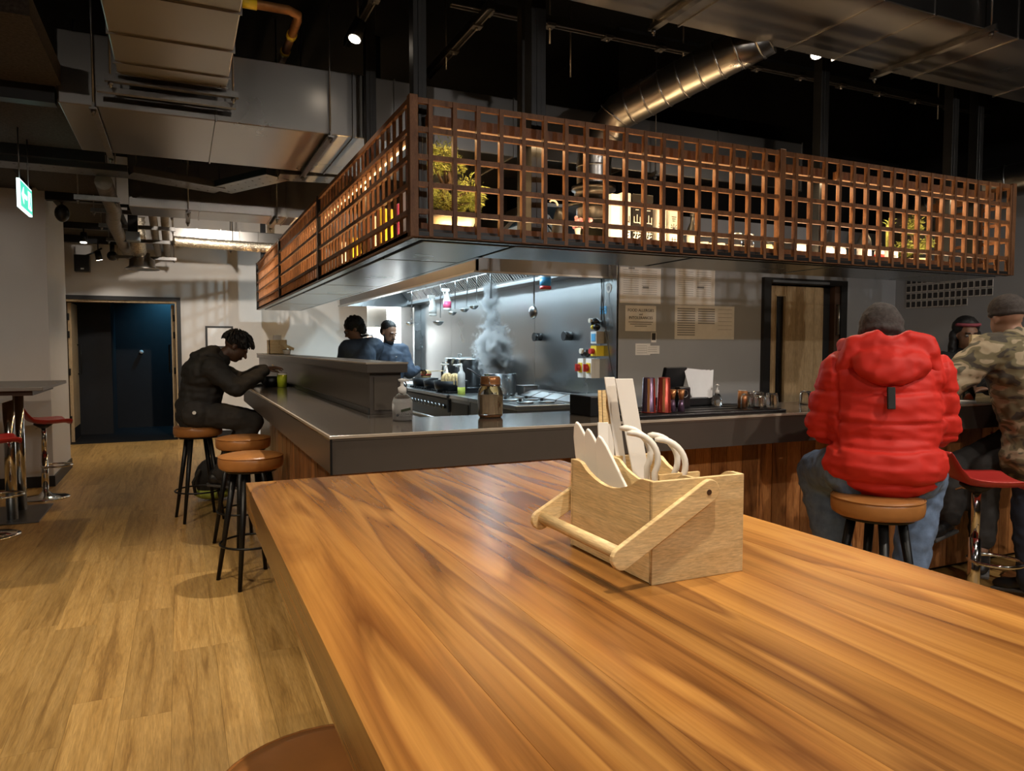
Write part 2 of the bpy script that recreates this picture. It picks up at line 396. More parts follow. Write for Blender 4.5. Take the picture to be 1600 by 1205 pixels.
# double door, its leaves folded back into the dark hall
d1 = struct('door_1', MB().box(-1.58, -1.525, 12.17, 12.32, 0, 2.165).box(-.035, .02, 12.17, 12.32, 0, 2.165).box(-1.525, -.035, 12.17, 12.32, 2.105, 2.165), 'black_frame')
obj('lining', MB().box(-1.525, -1.50, 12.19, 12.4, 0, 2.105).box(-.06, -.035, 12.19, 12.4, 0, 2.105).box(-1.5, -.06, 12.19, 12.4, 2.075, 2.105), 'door_oak', d1)
for sx, x in ((1, -1.49), (-1, -.07)):
    lf = obj('door_leaf', MB().box(min(x, x+sx*.045), max(x, x+sx*.045), 12.42, 13.12, .01, 2.065), 'door_oak', d1)
    for z in (.35, 1.05, 1.6, 1.86): obj('hinge', MB().box(min(x-sx*.01, x+sx*.022), max(x-sx*.01, x+sx*.022), 12.385, 12.419, z-.05, z+.05), 'black_metal', lf)
    obj('pull_handle', MB().tube([(x+sx*.045, 13.02, 1.0), (x+sx*.09, 13.02, 1.0), (x+sx*.09, 13.02, 1.45), (x+sx*.045, 13.02, 1.45)], .012), 'black_metal', lf)
    obj('kick_plate', MB().box(min(x+sx*.045, x+sx*.049), max(x+sx*.045, x+sx*.049), 12.43, 13.1, .02, .22), 'black_paint', lf)
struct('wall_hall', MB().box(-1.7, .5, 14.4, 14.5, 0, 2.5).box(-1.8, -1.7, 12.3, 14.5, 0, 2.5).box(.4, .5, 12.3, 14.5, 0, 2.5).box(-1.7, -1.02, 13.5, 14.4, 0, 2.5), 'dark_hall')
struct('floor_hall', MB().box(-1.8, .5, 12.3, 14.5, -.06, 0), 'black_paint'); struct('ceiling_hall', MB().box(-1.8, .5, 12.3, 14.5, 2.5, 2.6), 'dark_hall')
t = thing('ceiling_light', 'small round blue lamp on the ceiling of the dark hall', 'lamp', (-.12, 14.05, 2.5))
obj('housing', MB().lathe((-.12, 14.05, 2.44), [(.06, 0), (.075, .02), (.075, .06)]), 'black_metal', t)
obj('lens', MB().lathe((-.12, 14.05, 2.433), [(.05, 0), (.055, .006)]), 'teal_lamp', t)
L = bpy.data.lights.new('hall_glow', 'SPOT'); L.energy = 40; L.color = (.12, .55, .9); L.spot_size = 2.4; L.spot_blend = .8; L.shadow_soft_size = .05
lo = bpy.data.objects.new('hall_glow', L); COL.objects.link(lo); lo.location = (-.12, 14.05, 2.42); lo.rotation_euler = (math.radians(35), 0, 0); par(lo, t)
one('door_stop', MB().cyl((-.62, 14.4, 1.33), (-.62, 14.36, 1.33), .03).ball((-.62, 14.35, 1.33), .034), 'white_plastic', 'small white button on the dark hall wall beyond the double door', 'button')
# timber door in the back wall
d2 = struct('door_2', MB().box(5.2, 5.29, 5.46, 5.62, 0, 2.1).box(6.24, 6.33, 5.46, 5.62, 0, 2.1).box(5.29, 6.24, 5.46, 5.62, 2.045, 2.1), 'black_frame')
lf = obj('door_leaf', MB().box(5.30, 5.42, 5.535, 5.575, .01, 2.03).box(5.54, 5.56, 5.535, 5.575, .01, 2.03).box(5.42, 5.54, 5.535, 5.575, 1.93, 2.03).box(5.42, 5.54, 5.535, 5.575, .01, .5), 'door_oak', d2)
for k in range(4):
    obj('board', MB().box(5.562+k*.126, 5.686+k*.126, 5.53, 5.575, .01, 2.03), 'door_oak', d2)
obj('vision_pane', MB().box(5.42, 5.54, 5.553, 5.557, .5, 1.93), 'smoke_glass', d2)
obj('bead', MB().box(5.415, 5.422, 5.525, 5.54, .5, 1.93).box(5.538, 5.552, 5.52, 5.54, .5, 1.93).box(5.415, 5.552, 5.525, 5.54, 1.925, 1.94), 'door_oak', d2)
obj('door_edge', MB().box(6.07, 6.16, 5.535, 5.58, .01, 2.03), 'black_paint', d2)
obj('jamb_lining', MB().box(6.17, 6.24, 5.48, 5.6, 0, 2.045), 'dark_wood', d2)
obj('closer_arm', MB().box(5.29, 6.05, 5.44, 5.46, 2.052, 2.075), 'steel', d2)
obj('pull_handle', MB().tube([(6.20, 5.48, 1.55), (6.20, 5.45, 1.55), (6.20, 5.45, 1.85), (6.20, 5.48, 1.85)], .01), 'steel', d2)
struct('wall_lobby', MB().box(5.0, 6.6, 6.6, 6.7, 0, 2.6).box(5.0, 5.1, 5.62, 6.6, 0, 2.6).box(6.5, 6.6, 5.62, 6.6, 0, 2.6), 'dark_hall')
# stainless kitchen wall in vertical sheets, and the bright back kitchen
kw = struct('wall_kitchen', MB().box(3.55, 3.65, 5.6, 12.2, 0, 2.62), 'wall_grey')
for y0, y1 in [(5.5, 5.62), (5.62, 7.14), (7.145, 8.51), (8.515, 9.825), (9.83, 11.25)]:
    obj('steel_sheet', MB().box(3.53, 3.55, y0, y1, .0, 2.35), 'steel', kw, bevel=.002)
obj('jamb', MB().box(3.42, 3.55, 11.26, 11.34, 0, 2.35), 'steel', kw); obj('jamb', MB().box(3.47, 3.55, 11.36, 12.2, 0, 2.35), 'black_paint', kw)
struct('wall_backroom', MB().box(2.4, 4.6, 14.4, 14.5, 0, 2.7).box(2.4, 2.5, 12.3, 14.5, 0, 2.7).box(4.5, 4.6, 12.3, 14.5, 0, 2.7), 'wall_white')
struct('ceiling_backroom', MB().box(2.4, 4.6, 12.3, 14.5, 2.7, 2.8), 'wall_white'); struct('floor_backroom', MB().box(2.4, 4.6, 12.3, 14.5, -.06, 0), 'wall_grey')
t = thing('light_panel', 'bright white ceiling light panel of the back kitchen', 'lamp', (3.4, 13.2, 2.7))
obj('frame', MB().box(2.75, 4.05, 12.55, 13.85, 2.67, 2.7), 'white_plastic', t); obj('diffuser', MB().box(2.8, 4.0, 12.6, 13.8, 2.66, 2.672), 'sky_panel', t)
L = bpy.data.lights.new('panel_light', 'AREA'); L.energy = 200; L.color = (.86, .96, 1); L.size = 1.1
lo = bpy.data.objects.new('panel_light', L); COL.objects.link(lo); lo.location = (3.4, 13.2, 2.64); par(lo, t)
cb = thing('wall_cupboard', 'white wall cupboard hanging in the bright kitchen doorway', 'cupboard', (3.07, 12.5, 1.76))
obj('body', MB().box(2.9, 3.26, 12.36, 12.7, 1.76, 2.1), 'white_plastic', cb); obj('cupboard_door', MB().box(2.905, 3.255, 12.34, 12.36, 1.765, 2.095), 'white_plastic', cb, bevel=.003)
obj('handle', MB().box(3.05, 3.12, 12.325, 12.34, 1.775, 1.785), 'steel', cb)
# ================================================================ services under the ceiling
def rod(mb, x, y, z0, z1=H): mb.cyl((x, y, z0), (x, y, z1), .006, 6)
def strut_pair(parent, a, b, zr=None):
    """a slotted strut from a to b hung on two threaded rods"""
    a, b = V(a), V(b)
    s = MB().bar(a, b, .041, .012); s.bar(a+V((0, 0, .022)), b+V((0, 0, .022)), .012, .03); obj('strut', s, 'strut_metal', parent)
    for p in (a, b):
        r = MB(); q = p+(b-a).normalized()*(.03 if p == a else -.03); rod(r, q.x, q.y, q.z-.04); r.cyl((q.x, q.y, q.z-.025), (q.x, q.y, q.z-.008), .014, 6)
        obj('hanger_rod', r, 'strut_metal', parent)
def flat_duct(name, label, secs, ax, z0, z1, lo, hi, struts, seam=.012):
    """rectangular duct along ax built of sections with raised seams"""
    t = thing(name, label, 'duct', ((secs[0]+secs[-1])/2, (lo+hi)/2, z0) if ax == 'x' else ((lo+hi)/2, (secs[0]+secs[-1])/2, z0))
    for a, b2 in zip(secs[:-1], secs[1:]):
        m = MB(); m.box(a, b2-.004, lo, hi, z0, z1) if ax == 'x' else m.box(lo, hi, a, b2-.004, z0, z1)
        obj('section', m, 'galvanised', t, bevel=.006)
        f = MB(); e = .008
        f.box(b2-.006, b2+.004, lo-e, hi+e, z0-e, z1+e) if ax == 'x' else f.box(lo-e, hi+e, b2-.006, b2+.004, z0-e, z1+e)
        obj('seam', f, 'galvanised', t)
    for s in struts:
        if ax == 'x': strut_pair(t, (s, lo-.07, z0-.03), (s, hi+.07, z0-.03))
        else: strut_pair(t, (lo-.07, s, z0-.03), (hi+.07, s, z0-.03))
    return t
flat_duct('ventilation_duct', 'wide flat galvanised duct crossing behind the timber canopy', [-.64, .25, 1.15, 1.45, 2.4, 3.4, 4.4, 5.4], 'x', 2.9, 3.34, 5.22, 6.4, [-.45, .98, 3.7])
tA = flat_duct('ventilation_duct', 'tan-lit flat duct running lengthwise above the aisle, ending at two struts', [1.5, 2.6, 3.2, 3.8, 4.3, 4.72, 4.9], 'y', 3.02, 3.36, -.30, .30, [4.97, 2.6])
obj('strut', MB().bar((-.42, 5.06, 2.96), (.36, 5.06, 2.96), .041, .03), 'strut_metal', tA)
flat_duct('ventilation_duct', 'broad dull metal duct high over the bar stools, spiral duct joined to it', [.9, 1.8, 2.7, 3.53, 3.94, 4.7, 5.6, 7.0], 'x', 3.3, 3.75, 2.85, 3.56, [2.55, 4.38, 6.2])
flat_duct('ventilation_duct', 'grey metal duct with bright reflection, beyond the cable tray', [-.40, .2, .86, 1.0, 2.4, 3.4], 'x', 2.71, 3.2, 7.6, 8.1, [.1, .90])
flat_duct('ventilation_duct', 'small seamed duct lying above the long foil duct', [-.5, -.09, .25, .55, .8, 1.05, 2.4, 3.4], 'x', 2.85, 3.04, 10.95, 11.35, [.7])
# spiral duct rising out of the canopy
def spiral(name, label, pts, r, mat, step=.13):
    t = thing(name, label, 'duct', pts[0])
    obj('pipe_body', MB().tube(pts, r, 24), mat, t)
    acc = 0; k = 0
    for a, b2 in zip(pts[:-1], pts[1:]):
        a, b2 = V(a), V(b2); d = b2-a; L = d.length; d.normalize(); s = step-acc
        while s < L:
            p = a+d*s; obj('seam', MB().cone(p-d*.006, p+d*.006, r+.005, r+.005, 24), mat, t); s += step; k += 1
        acc = (acc+L) % step
    return t
c0 = V((2.76, 4.62, 2.75)); top = V((3.40, 3.57, 3.38)); dr = (top-V((2.76, 4.62, 3.02))).normalized()
elb = [V((2.76, 4.62, 2.2)), V((2.76, 4.62, 2.5)), c0]+[c0+V((0, 0, .27))*s+dr*(.2*s*s) for s in (.25, .5, .75, 1)]
spiral('spiral_duct', 'round spiral-seamed duct slanting up out of the timber canopy', elb+[top-dr*.25, top], .125, 'galvanised')
obj('collar', MB().lathe((2.76, 4.62, 2.42), [(.20, 0), (.20, .03), (.14, .05), (.14, .12), (.16, .13), (.16, .16), (.13, .17)]), 'galvanised', bpy.data.objects['spiral_duct'])
spiral('spiral_duct', 'dark round duct bending near the right-hand wall above the canopy', [(6.6, 3.2, 2.85), (6.55, 3.8, 2.85), (6.35, 4.3, 2.8), (6.2, 4.8, 2.6), (6.2, 4.9, 2.2)], .14, 'steel_dark', .2)
# strut framing and rods over the canopy
t = thing('strut_frame', 'slotted steel strut rails hung over the canopy', 'strut rails', (1.82, 4.43, 3.6))
for a, b2 in [((1.6, 4.43, 3.6), (6.9, 4.43, 3.6)), ((1.82, 4.3, 3.56), (1.82, 5.6, 3.56)), ((1.15, 3.9, 3.62), (1.15, 5.4, 3.62))]:
    d = (V(b2)-V(a)).normalized(); n = V((0, 0, 1)).cross(d)
    obj('strut', MB().bar(a, b2, .05, .05), 'black_metal', t)
    obj('flange', MB().bar(V(a)+n*.02-V((0, 0, .03)), V(b2)+n*.02-V((0, 0, .03)), .010, .008).bar(V(a)-n*.02-V((0, 0, .03)), V(b2)-n*.02-V((0, 0, .03)), .010, .008), 'strut_metal', t)
    L = (V(b2)-V(a)).length
    for k in range(int(L/.45)):
        p = V(a)+d*(.25+.45*k); obj('clamp', MB().obox(p-V((0, 0, .035)), d*.03, n*.035, (0, 0, .01)).cyl(p-V((0, 0, .06)), p-V((0, 0, .03)), .012, 6), 'strut_metal', t)
for x, y in [(2.3, 4.43), (2.72, 4.9), (3.4, 4.43), (4.8, 4.43), (6.2, 4.43), (1.82, 5.15)]:
    m = MB(); rod(m, x, y, 3.45); obj('hanger_rod', m, 'strut_metal', t)
one('copper_pipe', MB().tube([(-.2, 4.77, 3.5), (.66, 4.77, 3.5), (.715, 4.79, 3.49), (.72, 4.85, 3.48), (.72, 5.6, 3.5)], .028, 12), 'copper', 'elbowed copper gas pipe with yellow tape high over the aisle', 'pipe')
for q0, q1 in (((.36, 4.77, 3.5), (.47, 4.77, 3.5)), ((.72, 5.08, 3.486), (.72, 5.13, 3.487)), ((.72, 5.4, 3.494), (.72, 5.46, 3.495))): obj('pipe_tape', MB().cyl(q0, q1, .034), 'yellow_plastic', bpy.data.objects['copper_pipe'])
# the left-hand clutter: cable tray, pipes, flex duct, diffuser
t = thing('cable_tray', 'perforated black cable tray dipping below the wide duct', 'cable tray', (.38, 7.3, 2.82))
pts = [(-3, 6.95, 2.86), (-.36, 6.95, 2.86), (.36, 7.2, 2.84), (.80, 6.6, 2.88), (1.3, 6.6, 2.9)]
for a, b2 in zip(pts[:-1], pts[1:]):
    obj('tray_length', MB().bar(a, b2, .26, .008), 'steel_dark', t)
    n = (V(b2)-V(a)).cross(V((0, 0, 1))).normalized()*.13
    obj('tray_side', MB().bar(V(a)+n+V((0, 0, .025)), V(b2)+n+V((0, 0, .025)), .006, .05).bar(V(a)-n+V((0, 0, .025)), V(b2)-n+V((0, 0, .025)), .006, .05), 'steel_dark', t)
    mm = MB(); L = (V(b2)-V(a)).length
    for k in range(int(L/.09)):
        p = V(a).lerp(V(b2), (k+.5)*.09/L); mm.cyl(p+n*.45-V((0, 0, .0065)), p+n*.45-V((0, 0, .004)), .009, 6).cyl(p-n*.45-V((0, 0, .0065)), p-n*.45-V((0, 0, .004)), .009, 6)
    obj('perforations', mm, 'strut_metal', t, kind='stuff')
for x, y in [(-.3, 6.95), (.1, 7.1), (.36, 7.2), (.8, 6.6)]:
    m = MB(); rod(m, x, y, 2.86); obj('hanger_rod', m, 'strut_metal', t)
one('lagged_pipe', MB().tube([(-.56, 7.12, 2.82), (-.58, 8.5, 2.8), (-.63, 9.0, 2.78), (-.66, 11.0, 2.78), (-.66, 12.2, 2.78)], .07, 14), 'pipe_lag', 'thick lagged pipe along the edge of the lowered ceiling', 'pipe')
one('water_pipe', MB().tube([(-.24, 8.35, 4.2), (-.24, 8.35, 3.0), (-.24, 8.38, 2.94), (-.24, 8.46, 2.92), (-.26, 10.9, 2.80), (-.26, 12.2, 2.80)], .045, 12), 'pipe_lag', 'left one of two dark pipes above the metal diffuser', 'pipe')
one('water_pipe', MB().tube([(-.12, 8.35, 4.2), (-.12, 8.35, 3.0), (-.12, 8.38, 2.94), (-.12, 8.46, 2.92), (-.14, 10.9, 2.80), (-.14, 12.2, 2.80)], .045, 12), 'pipe_lag', 'right one of two dark pipes above the metal diffuser', 'pipe')
for k, y in enumerate((7.3, 8.6, 9.4, 10.3, 11.65)):
    w = ['beside the cable tray', 'at the bend of the pipes', 'below the grey duct', 'next to the small seamed duct', 'over the metal diffuser'][k]
    t = thing('pipe_hanger', 'trapeze strut on rods carrying the pipes '+w, 'pipe hanger', (-.3, y, 2.7)); zz = (2.71, 2.82, 2.79, 2.75, 2.69)[k]; strut_pair(t, (-.80, y, zz-.02), (-.02 if k else -.45, y, zz-.02))
t = thing('junction_box', 'pale blue junction box hung among the pipes', 'junction box', (-.45, 9.2, 2.6)); obj('housing', MB().box(-.52, -.38, 9.15, 9.3, 2.60, 2.70), 'pale_blue_grey', t, bevel=.006); obj('bracket', MB().box(-.50, -.40, 9.2, 9.25, 2.70, 3.0).box(-.66, -.40, 9.2, 9.25, 2.97, 3.0), 'black_metal', t)
fx = thing('air_diffuser', 'flared metal air diffuser hanging on crinkled flex duct', 'air diffuser', (-.44, 11.05, 2.46))
obj('flange', MB().lathe((-.44, 11.05, 2.46), [(.21, 0), (.215, .01), (.16, .045), (.155, .13), (.10, .17), (.10, .22)], 28), 'galvanised', fx)
fl = [(-.44, 11.05, 2.66), (-.47, 11.04, 2.70), (-.47, 10.8, 2.72), (-.46, 10.5, 2.85), (-.46, 10.45, 3.1)]
mm = MB(); pp = []
for a, b2 in zip(fl[:-1], fl[1:]): pp += [V(a).lerp(V(b2), s/8) for s in range(8)]
mm.tube(pp, [.085+.012*(i % 2) for i in range(len(pp))], 16); obj('flex_hose', mm, 'foil', fx)
pp = [V((-.05+1.05*s/40, 10.25+.15*s/40, 2.76)) for s in range(41)]+[V((1.0+1.5*s/30, 10.4, 2.76)) for s in range(1, 31)]
one('foil_duct', MB().tube(pp, [.062+.006*(i % 2) for i in range(len(pp))], 14), 'foil', 'long crinkled foil duct in front of the far wall', 'duct')
t = thing('wall_speaker', 'small black loudspeaker on the far wall above the double door', 'speaker', (-1.24, 12.1, 2.5))
obj('cabinet', MB().box(-1.34, -1.15, 12.0, 12.14, 2.49, 2.73), 'black_plastic', t, bevel=.008); obj('badge', MB().box(-1.26, -1.22, 11.996, 12.0, 2.52, 2.54), 'white_plastic', t); obj('bracket', MB().tube([(-1.2, 12.1, 2.73), (-1.12, 12.14, 2.77), (-1.0, 12.15, 2.85)], .012), 'black_metal', t)
t = thing('camera_dome', 'small black dome hanging from the last ceiling beam', 'camera', (-.86, 12.0, 2.7)); obj('dome', MB().ball((-.86, 12.0, 2.73), .07), 'black_plastic', t); obj('mount', MB().cyl((-.86, 12.0, 2.76), (-.86, 12.0, 2.9), .03), 'black_plastic', t)
t = thing('motion_sensor', 'black sensor box fixed under the lowered ceiling beside the exit sign', 'sensor', (-1.1, 8.8, 2.8)); obj('housing', MB().ell((-1.08, 8.85, 2.80), (.07, 0, 0), (0, .07, 0), (0, 0, .09)), 'black_plastic', t); obj('bracket', MB().cyl((-1.08, 8.85, 2.85), (-1.08, 8.85, 3.0), .012), 'black_metal', t)
# exit sign
ex = thing('exit_sign', 'lit green exit sign with white arrow hung beside the left wall', 'exit sign', (-1.0, 6.36, 2.4))
obj('panel', MB().box(-1.02, -1.0, 6.14, 6.60, 2.405, 2.605), 'exit_white', ex); obj('legend_panel', MB().box(-1.0, -.997, 6.152, 6.588, 2.416, 2.594), 'exit_green', ex)
q = lambda pts: [(-.997, y, z) for y, z in pts]
obj('arrow', MB().prism(q([(6.185, 2.505), (6.26, 2.565), (6.26, 2.52), (6.38, 2.52), (6.38, 2.49), (6.26, 2.49), (6.26, 2.445)]), (.002, 0, 0)), 'exit_white', ex)
obj('running_figure', MB().box(-.997, -.995, 6.43, 6.55, 2.44, 2.57), 'exit_white', ex)
obj('figure', MB().cyl((-.996, 6.50, 2.553), (-.993, 6.50, 2.553), .010, 10).prism([(-.995, y, z) for y, z in [(6.475, 2.54), (6.505, 2.54), (6.51, 2.50), (6.54, 2.46), (6.53, 2.452), (6.495, 2.485), (6.47, 2.45), (6.455, 2.455), (6.48, 2.50)]], (.002, 0, 0)), 'exit_green', ex)
obj('hanger_rod', MB().cyl((-1.01, 6.2, 2.6), (-1.01, 6.2, 3.0), .005, 6).cyl((-1.01, 6.54, 2.6), (-1.01, 6.54, 3.0), .005, 6), 'strut_metal', ex)
# ceiling spotlights, each with its own lamp
where = ['beside the canopy corner above the aisle', 'tucked beside the broad high duct over the bar', 'under the lowered ceiling beside the left wall', 'on the last beam by the wall speaker', 'over the walnut table', 'between the walnut table and the bar', 'over the aisle by the near bar stools', 'added out of sight over the aisle by the double door as fill', 'behind the red jacket', 'over the camouflage jacket', 'added behind the ducts to brighten the far wall', 'beyond the exit sign, aimed at the left wall', 'over the aisle beside the nearer grey table', 'in the added fill row behind the walnut table, middle one', 'in the added fill row behind the walnut table, nearest the right-hand wall', 'in the added fill row behind the walnut table, nearest the aisle', 'over the aisle beside the walnut table', 'added inside the canopy as cool fill on the far wall beyond the cooks', 'beside the right-hand wall']
for k, (p, aim, watt, colr, cone, bl) in enumerate(SPOTS):
    p, aim = V(p), V(aim); d = (aim-p).normalized()
    t = thing('ceiling_spotlight', 'black track spotlight '+where[k], 'spotlight', p)
    obj('lamp_can', MB().cone(p-d*.13, p-d*.005, .038, .045, 18), 'black_metal', t)
    obj('lens', MB().cone(p-d*.008, p-d*.001, .036, .036, 18), 'lamp_lens', t)
    zt = 2.72 if colr == COOL else 2.9 if p.x < -.7 and p.y > 10 else (3.0 if p.x < -.62 and p.y > 4.2 else (H))
    obj('stem', MB().cyl(p-d*.08, V((p.x-d.x*.08, p.y-d.y*.08, zt)), .008, 8), 'black_metal', t)
    L = bpy.data.lights.new('spot', 'SPOT'); L.energy = watt; L.color = colr; L.spot_size = math.radians(cone); L.spot_blend = bl; L.shadow_soft_size = .035
    lo = bpy.data.objects.new('spot_lamp', L); COL.objects.link(lo); lo.location = p+d*.005; lo.rotation_euler = d.to_track_quat('-Z', 'Y').to_euler(); par(lo, t)
# ================================================================ bar counter
CT = 1.08
bar = thing('bar_counter', 'long dark glossy L-shaped bar counter clad in upright timber boards', 'bar counter', (.8, 3.1, 0))
obj('worktop', MB().box(.513, 6.9, 2.79, 3.37, 1.06, CT).box(.513, 1.05, 3.37, 7.0, 1.06, CT), 'counter_top', bar)
obj('fascia', MB().box(.516, 6.9, 2.793, 2.83, .93, 1.06), 'counter_fascia', bar); obj('fascia', MB().box(.516, .553, 2.83, 6.997, .93, 1.06), 'counter_fascia', bar)
obj('edge_trim', MB().box(.508, 6.9, 2.785, 2.795, 1.068, 1.0805).box(.508, .518, 2.795, 7.0, 1.068, 1.0805), 'counter_edge', bar, bevel=.002)
obj('corner_trim', MB().box(.511, .519, 2.788, 2.796, .93, 1.068), 'black_metal', bar)
obj('carcass', MB().box(.75, 6.9, 3.025, 3.34, .06, 1.058).box(.75, 1.02, 3.34, 6.95, .06, 1.058), 'black_paint', bar)
obj('under_panel', MB().box(.553, .75, 2.83, 6.99, .93, .945).box(.75, 6.9, 2.83, 3.03, .93, .945), 'black_paint', bar)
obj('plinth', MB().box(.78, 6.9, 3.04, 3.3, 0, .06).box(.78, 1.0, 3.3, 6.9, 0, .06), 'black_paint', bar)
bw = .105
bm = mesh_of('cladding_board', MB().box(.002, bw-.002, 0, .022, .03, .93)); bm.materials.append(MAT['cladding'])
for k in range(int((6.9-.73)/bw)):
    o = obj('cladding_board', bm, 'cladding', bar, bevel=0); o.location = (.73+k*bw, 3.0+random.uniform(-.002, .002), 0)
bm2 = mesh_of('cladding_board', MB().box(0, .022, .002, bw-.002, .03, .93)); bm2.materials.append(MAT['cladding'])
for k in range(int((6.95-3.02)/bw)):
    o = obj('cladding_board', bm2, 'cladding', bar); o.location = (.727+random.uniform(-.002, .002), 3.02+k*bw, 0)
ps = thing('pass_shelf', 'raised dark pass shelf running along the left arm of the bar', 'shelf', (.93, 6, CT))
obj('upstand', MB().box(.86, 1.02, 3.60, 7.0, CT+.001, 1.29).box(.86, 1.02, 7.0, 9.2, 0, 1.29), 'counter_fascia', ps)
obj('cap', MB().box(.835, 1.045, 3.56, 9.2, 1.29, 1.342), 'counter_fascia', ps, bevel=.004)
obj('cap_edge', MB().box(.832, 1.047, 3.557, 3.562, 1.334, 1.3425).box(.832, .837, 3.56, 9.2, 1.334, 1.3425), 'counter_edge', ps)
obj('end_panel', MB().box(.88, 1.0, 3.592, 3.60, 1.1, 1.27), 'counter_top', ps, bevel=.002)
obj('kick_strip', MB().box(.853, .86, 3.61, 7.0, CT+.002, CT+.03), 'steel_dark', ps)
# ================================================================ timber canopy
ZB, ZT = 1.98, 2.67; X0, X1, Y0, Y1 = 1.07, 5.93, 3.57, 11.6
cn = thing('timber_canopy', 'hanging square-grid timber lattice canopy around the kitchen bar', 'canopy', (X0, Y0, ZB))
RZ = [2.658, 2.517, 2.38, 2.243, 2.107, 1.992]
fv = mesh_of('batten', MB().box(-.011, .011, 0, .028, ZB, ZT)); fv.materials.append(MAT['lattice_wood'])
sv = mesh_of('batten', MB().box(0, .016, -.010, .010, ZB, ZT)); sv.materials.append(MAT['lattice_wood'])
x = 1.178
while x < X1-.05:
    if abs(x-3.53) > .05: obj('batten', fv, 'lattice_wood', cn).location = V((x, Y0, 0))
    x += .1305
for xs in (X0+.014, X1-.032):
    y = Y0+.125
    while y < (Y1-.03 if xs < 2 else 4.2):
        if min(abs(y-p) for p in (6.26, 8.88)) > .045: obj('batten', sv, 'lattice_wood', cn).location = V((xs, y, 0))
        y += .125
for z in RZ:
    hh = .013 if z not in (RZ[0], RZ[-1]) else .014
    obj('rail', MB().box(X0+.03, X1-.03, Y0+.006, Y0+.026, z-hh, z+hh), 'lattice_wood', cn)
    obj('rail', MB().box(X0, X0+.02, Y0+.03, Y1, z-hh, z+hh), 'lattice_wood', cn)
    obj('rail', MB().box(X1-.02, X1, Y0+.03, 4.22, z-hh, z+hh), 'lattice_wood', cn)
for x, y in [(X0-.004, Y0-.004), (X1-.04, Y0-.004), (3.51, Y0-.006)]: obj('corner_post', MB().box(x, x+.045, y, y+.05, ZB-.004, ZT+.012), 'lattice_wood', cn, bevel=.003)
for y in (6.24, 8.86, Y1-.02): obj('panel_post', MB().box(X0-.006, X0+.05, y, y+.045, ZB-.004, ZT+.006), 'black_metal' if y > 6 else 'lattice_wood', cn)
# inner frame, shelf and soffit
obj('shelf_board', MB().box(X0+.06, X1-.06, Y0+.07, 4.2, 2.004, 2.03), 'black_paint', cn); obj('shelf_board', MB().box(X0+.06, 1.70, 4.2, Y1-.02, 2.004, 2.03), 'black_paint', cn); obj('inner_beam', MB().box(X1-.13, X1-.09, Y0+.14, 4.2, 2.565, 2.62), 'lattice_wood', cn)
obj('shelf_lip', MB().box(X0+.08, X1-.08, Y0+.085, Y0+.105, 2.03, 2.062), 'lattice_wood', cn); obj('shelf_lip', MB().box(X0+.085, X0+.105, Y0+.1, Y1-.03, 2.03, 2.065), 'lattice_wood', cn)
obj('inner_beam', MB().box(X0+.12, 4.0, Y0+.09, Y0+.13, 2.565, 2.62), 'lattice_wood', cn); obj('inner_beam', MB().box(4.12, X1-.12, Y0+.09, Y0+.13, 2.565, 2.62), 'lattice_wood', cn)
obj('inner_beam', MB().box(X0+.09, X0+.13, Y0+.14, Y1-.03, 2.565, 2.62), 'lattice_wood', cn)
obj('soffit_tray', MB().box(X0, X1, Y0+.002, 4.22, 1.984, 2.004).box(X0, 1.72, 4.22, Y1, 1.984, 2.004), 'black_metal', cn)
def soffit(x0, x1, y0, y1): obj('soffit_panel', MB().box(x0, x1, y0, y1, 1.968, 1.984), 'soffit_steel', cn, bevel=.002)
sy = [3.66, 4.50, 6.56, 7.74, 9.63, 11.5]
for a, b2 in zip(sy[:-1], sy[1:]): soffit(1.17, 1.66, a+.015, b2-.015)
for a, b2 in zip([1.68, 2.9, 4.1], [2.88, 4.08, 5.28]): soffit(a+.01, b2-.01, 3.66, 4.15)
soffit(5.30, 5.86, 3.66, 4.15)
obj('soffit_trim', MB().box(X0+.02, 1.14, 3.6, Y1, 1.972, 1.985).box(1.14, X1-.02, 3.60, 3.635, 1.972, 1.985).box(1.68, 1.715, 4.17, Y1, 1.972, 1.985).box(1.68, X1, 4.17, 4.21, 1.972, 1.985), 'soffit_steel', cn)
obj('inner_upstand', MB().box(1.70, 1.72, 4.2, Y1, 2.0, 2.09).box(1.70, X1, 4.2, 4.22, 2.0, 2.09), 'black_metal', cn)
for x, y in [(1.165, 3.74), (1.86, 3.76), (4.06, 3.76), (5.42, 3.76), (5.78, 3.80), (1.25, 5.14), (1.25, 8.25), (1.16, 11.48), (1.66, 6.6), (2.0, 4.19)]:
    w = .036 if x != 1.86 else .045
    obj('hanger_post', MB().box(x-w, x+w, y-w, y+w, 2.004, H).box(x-w*.3, x+w*.3, y-w-.004, y-w, 2.1, H), 'black_metal', cn, bevel=.004)
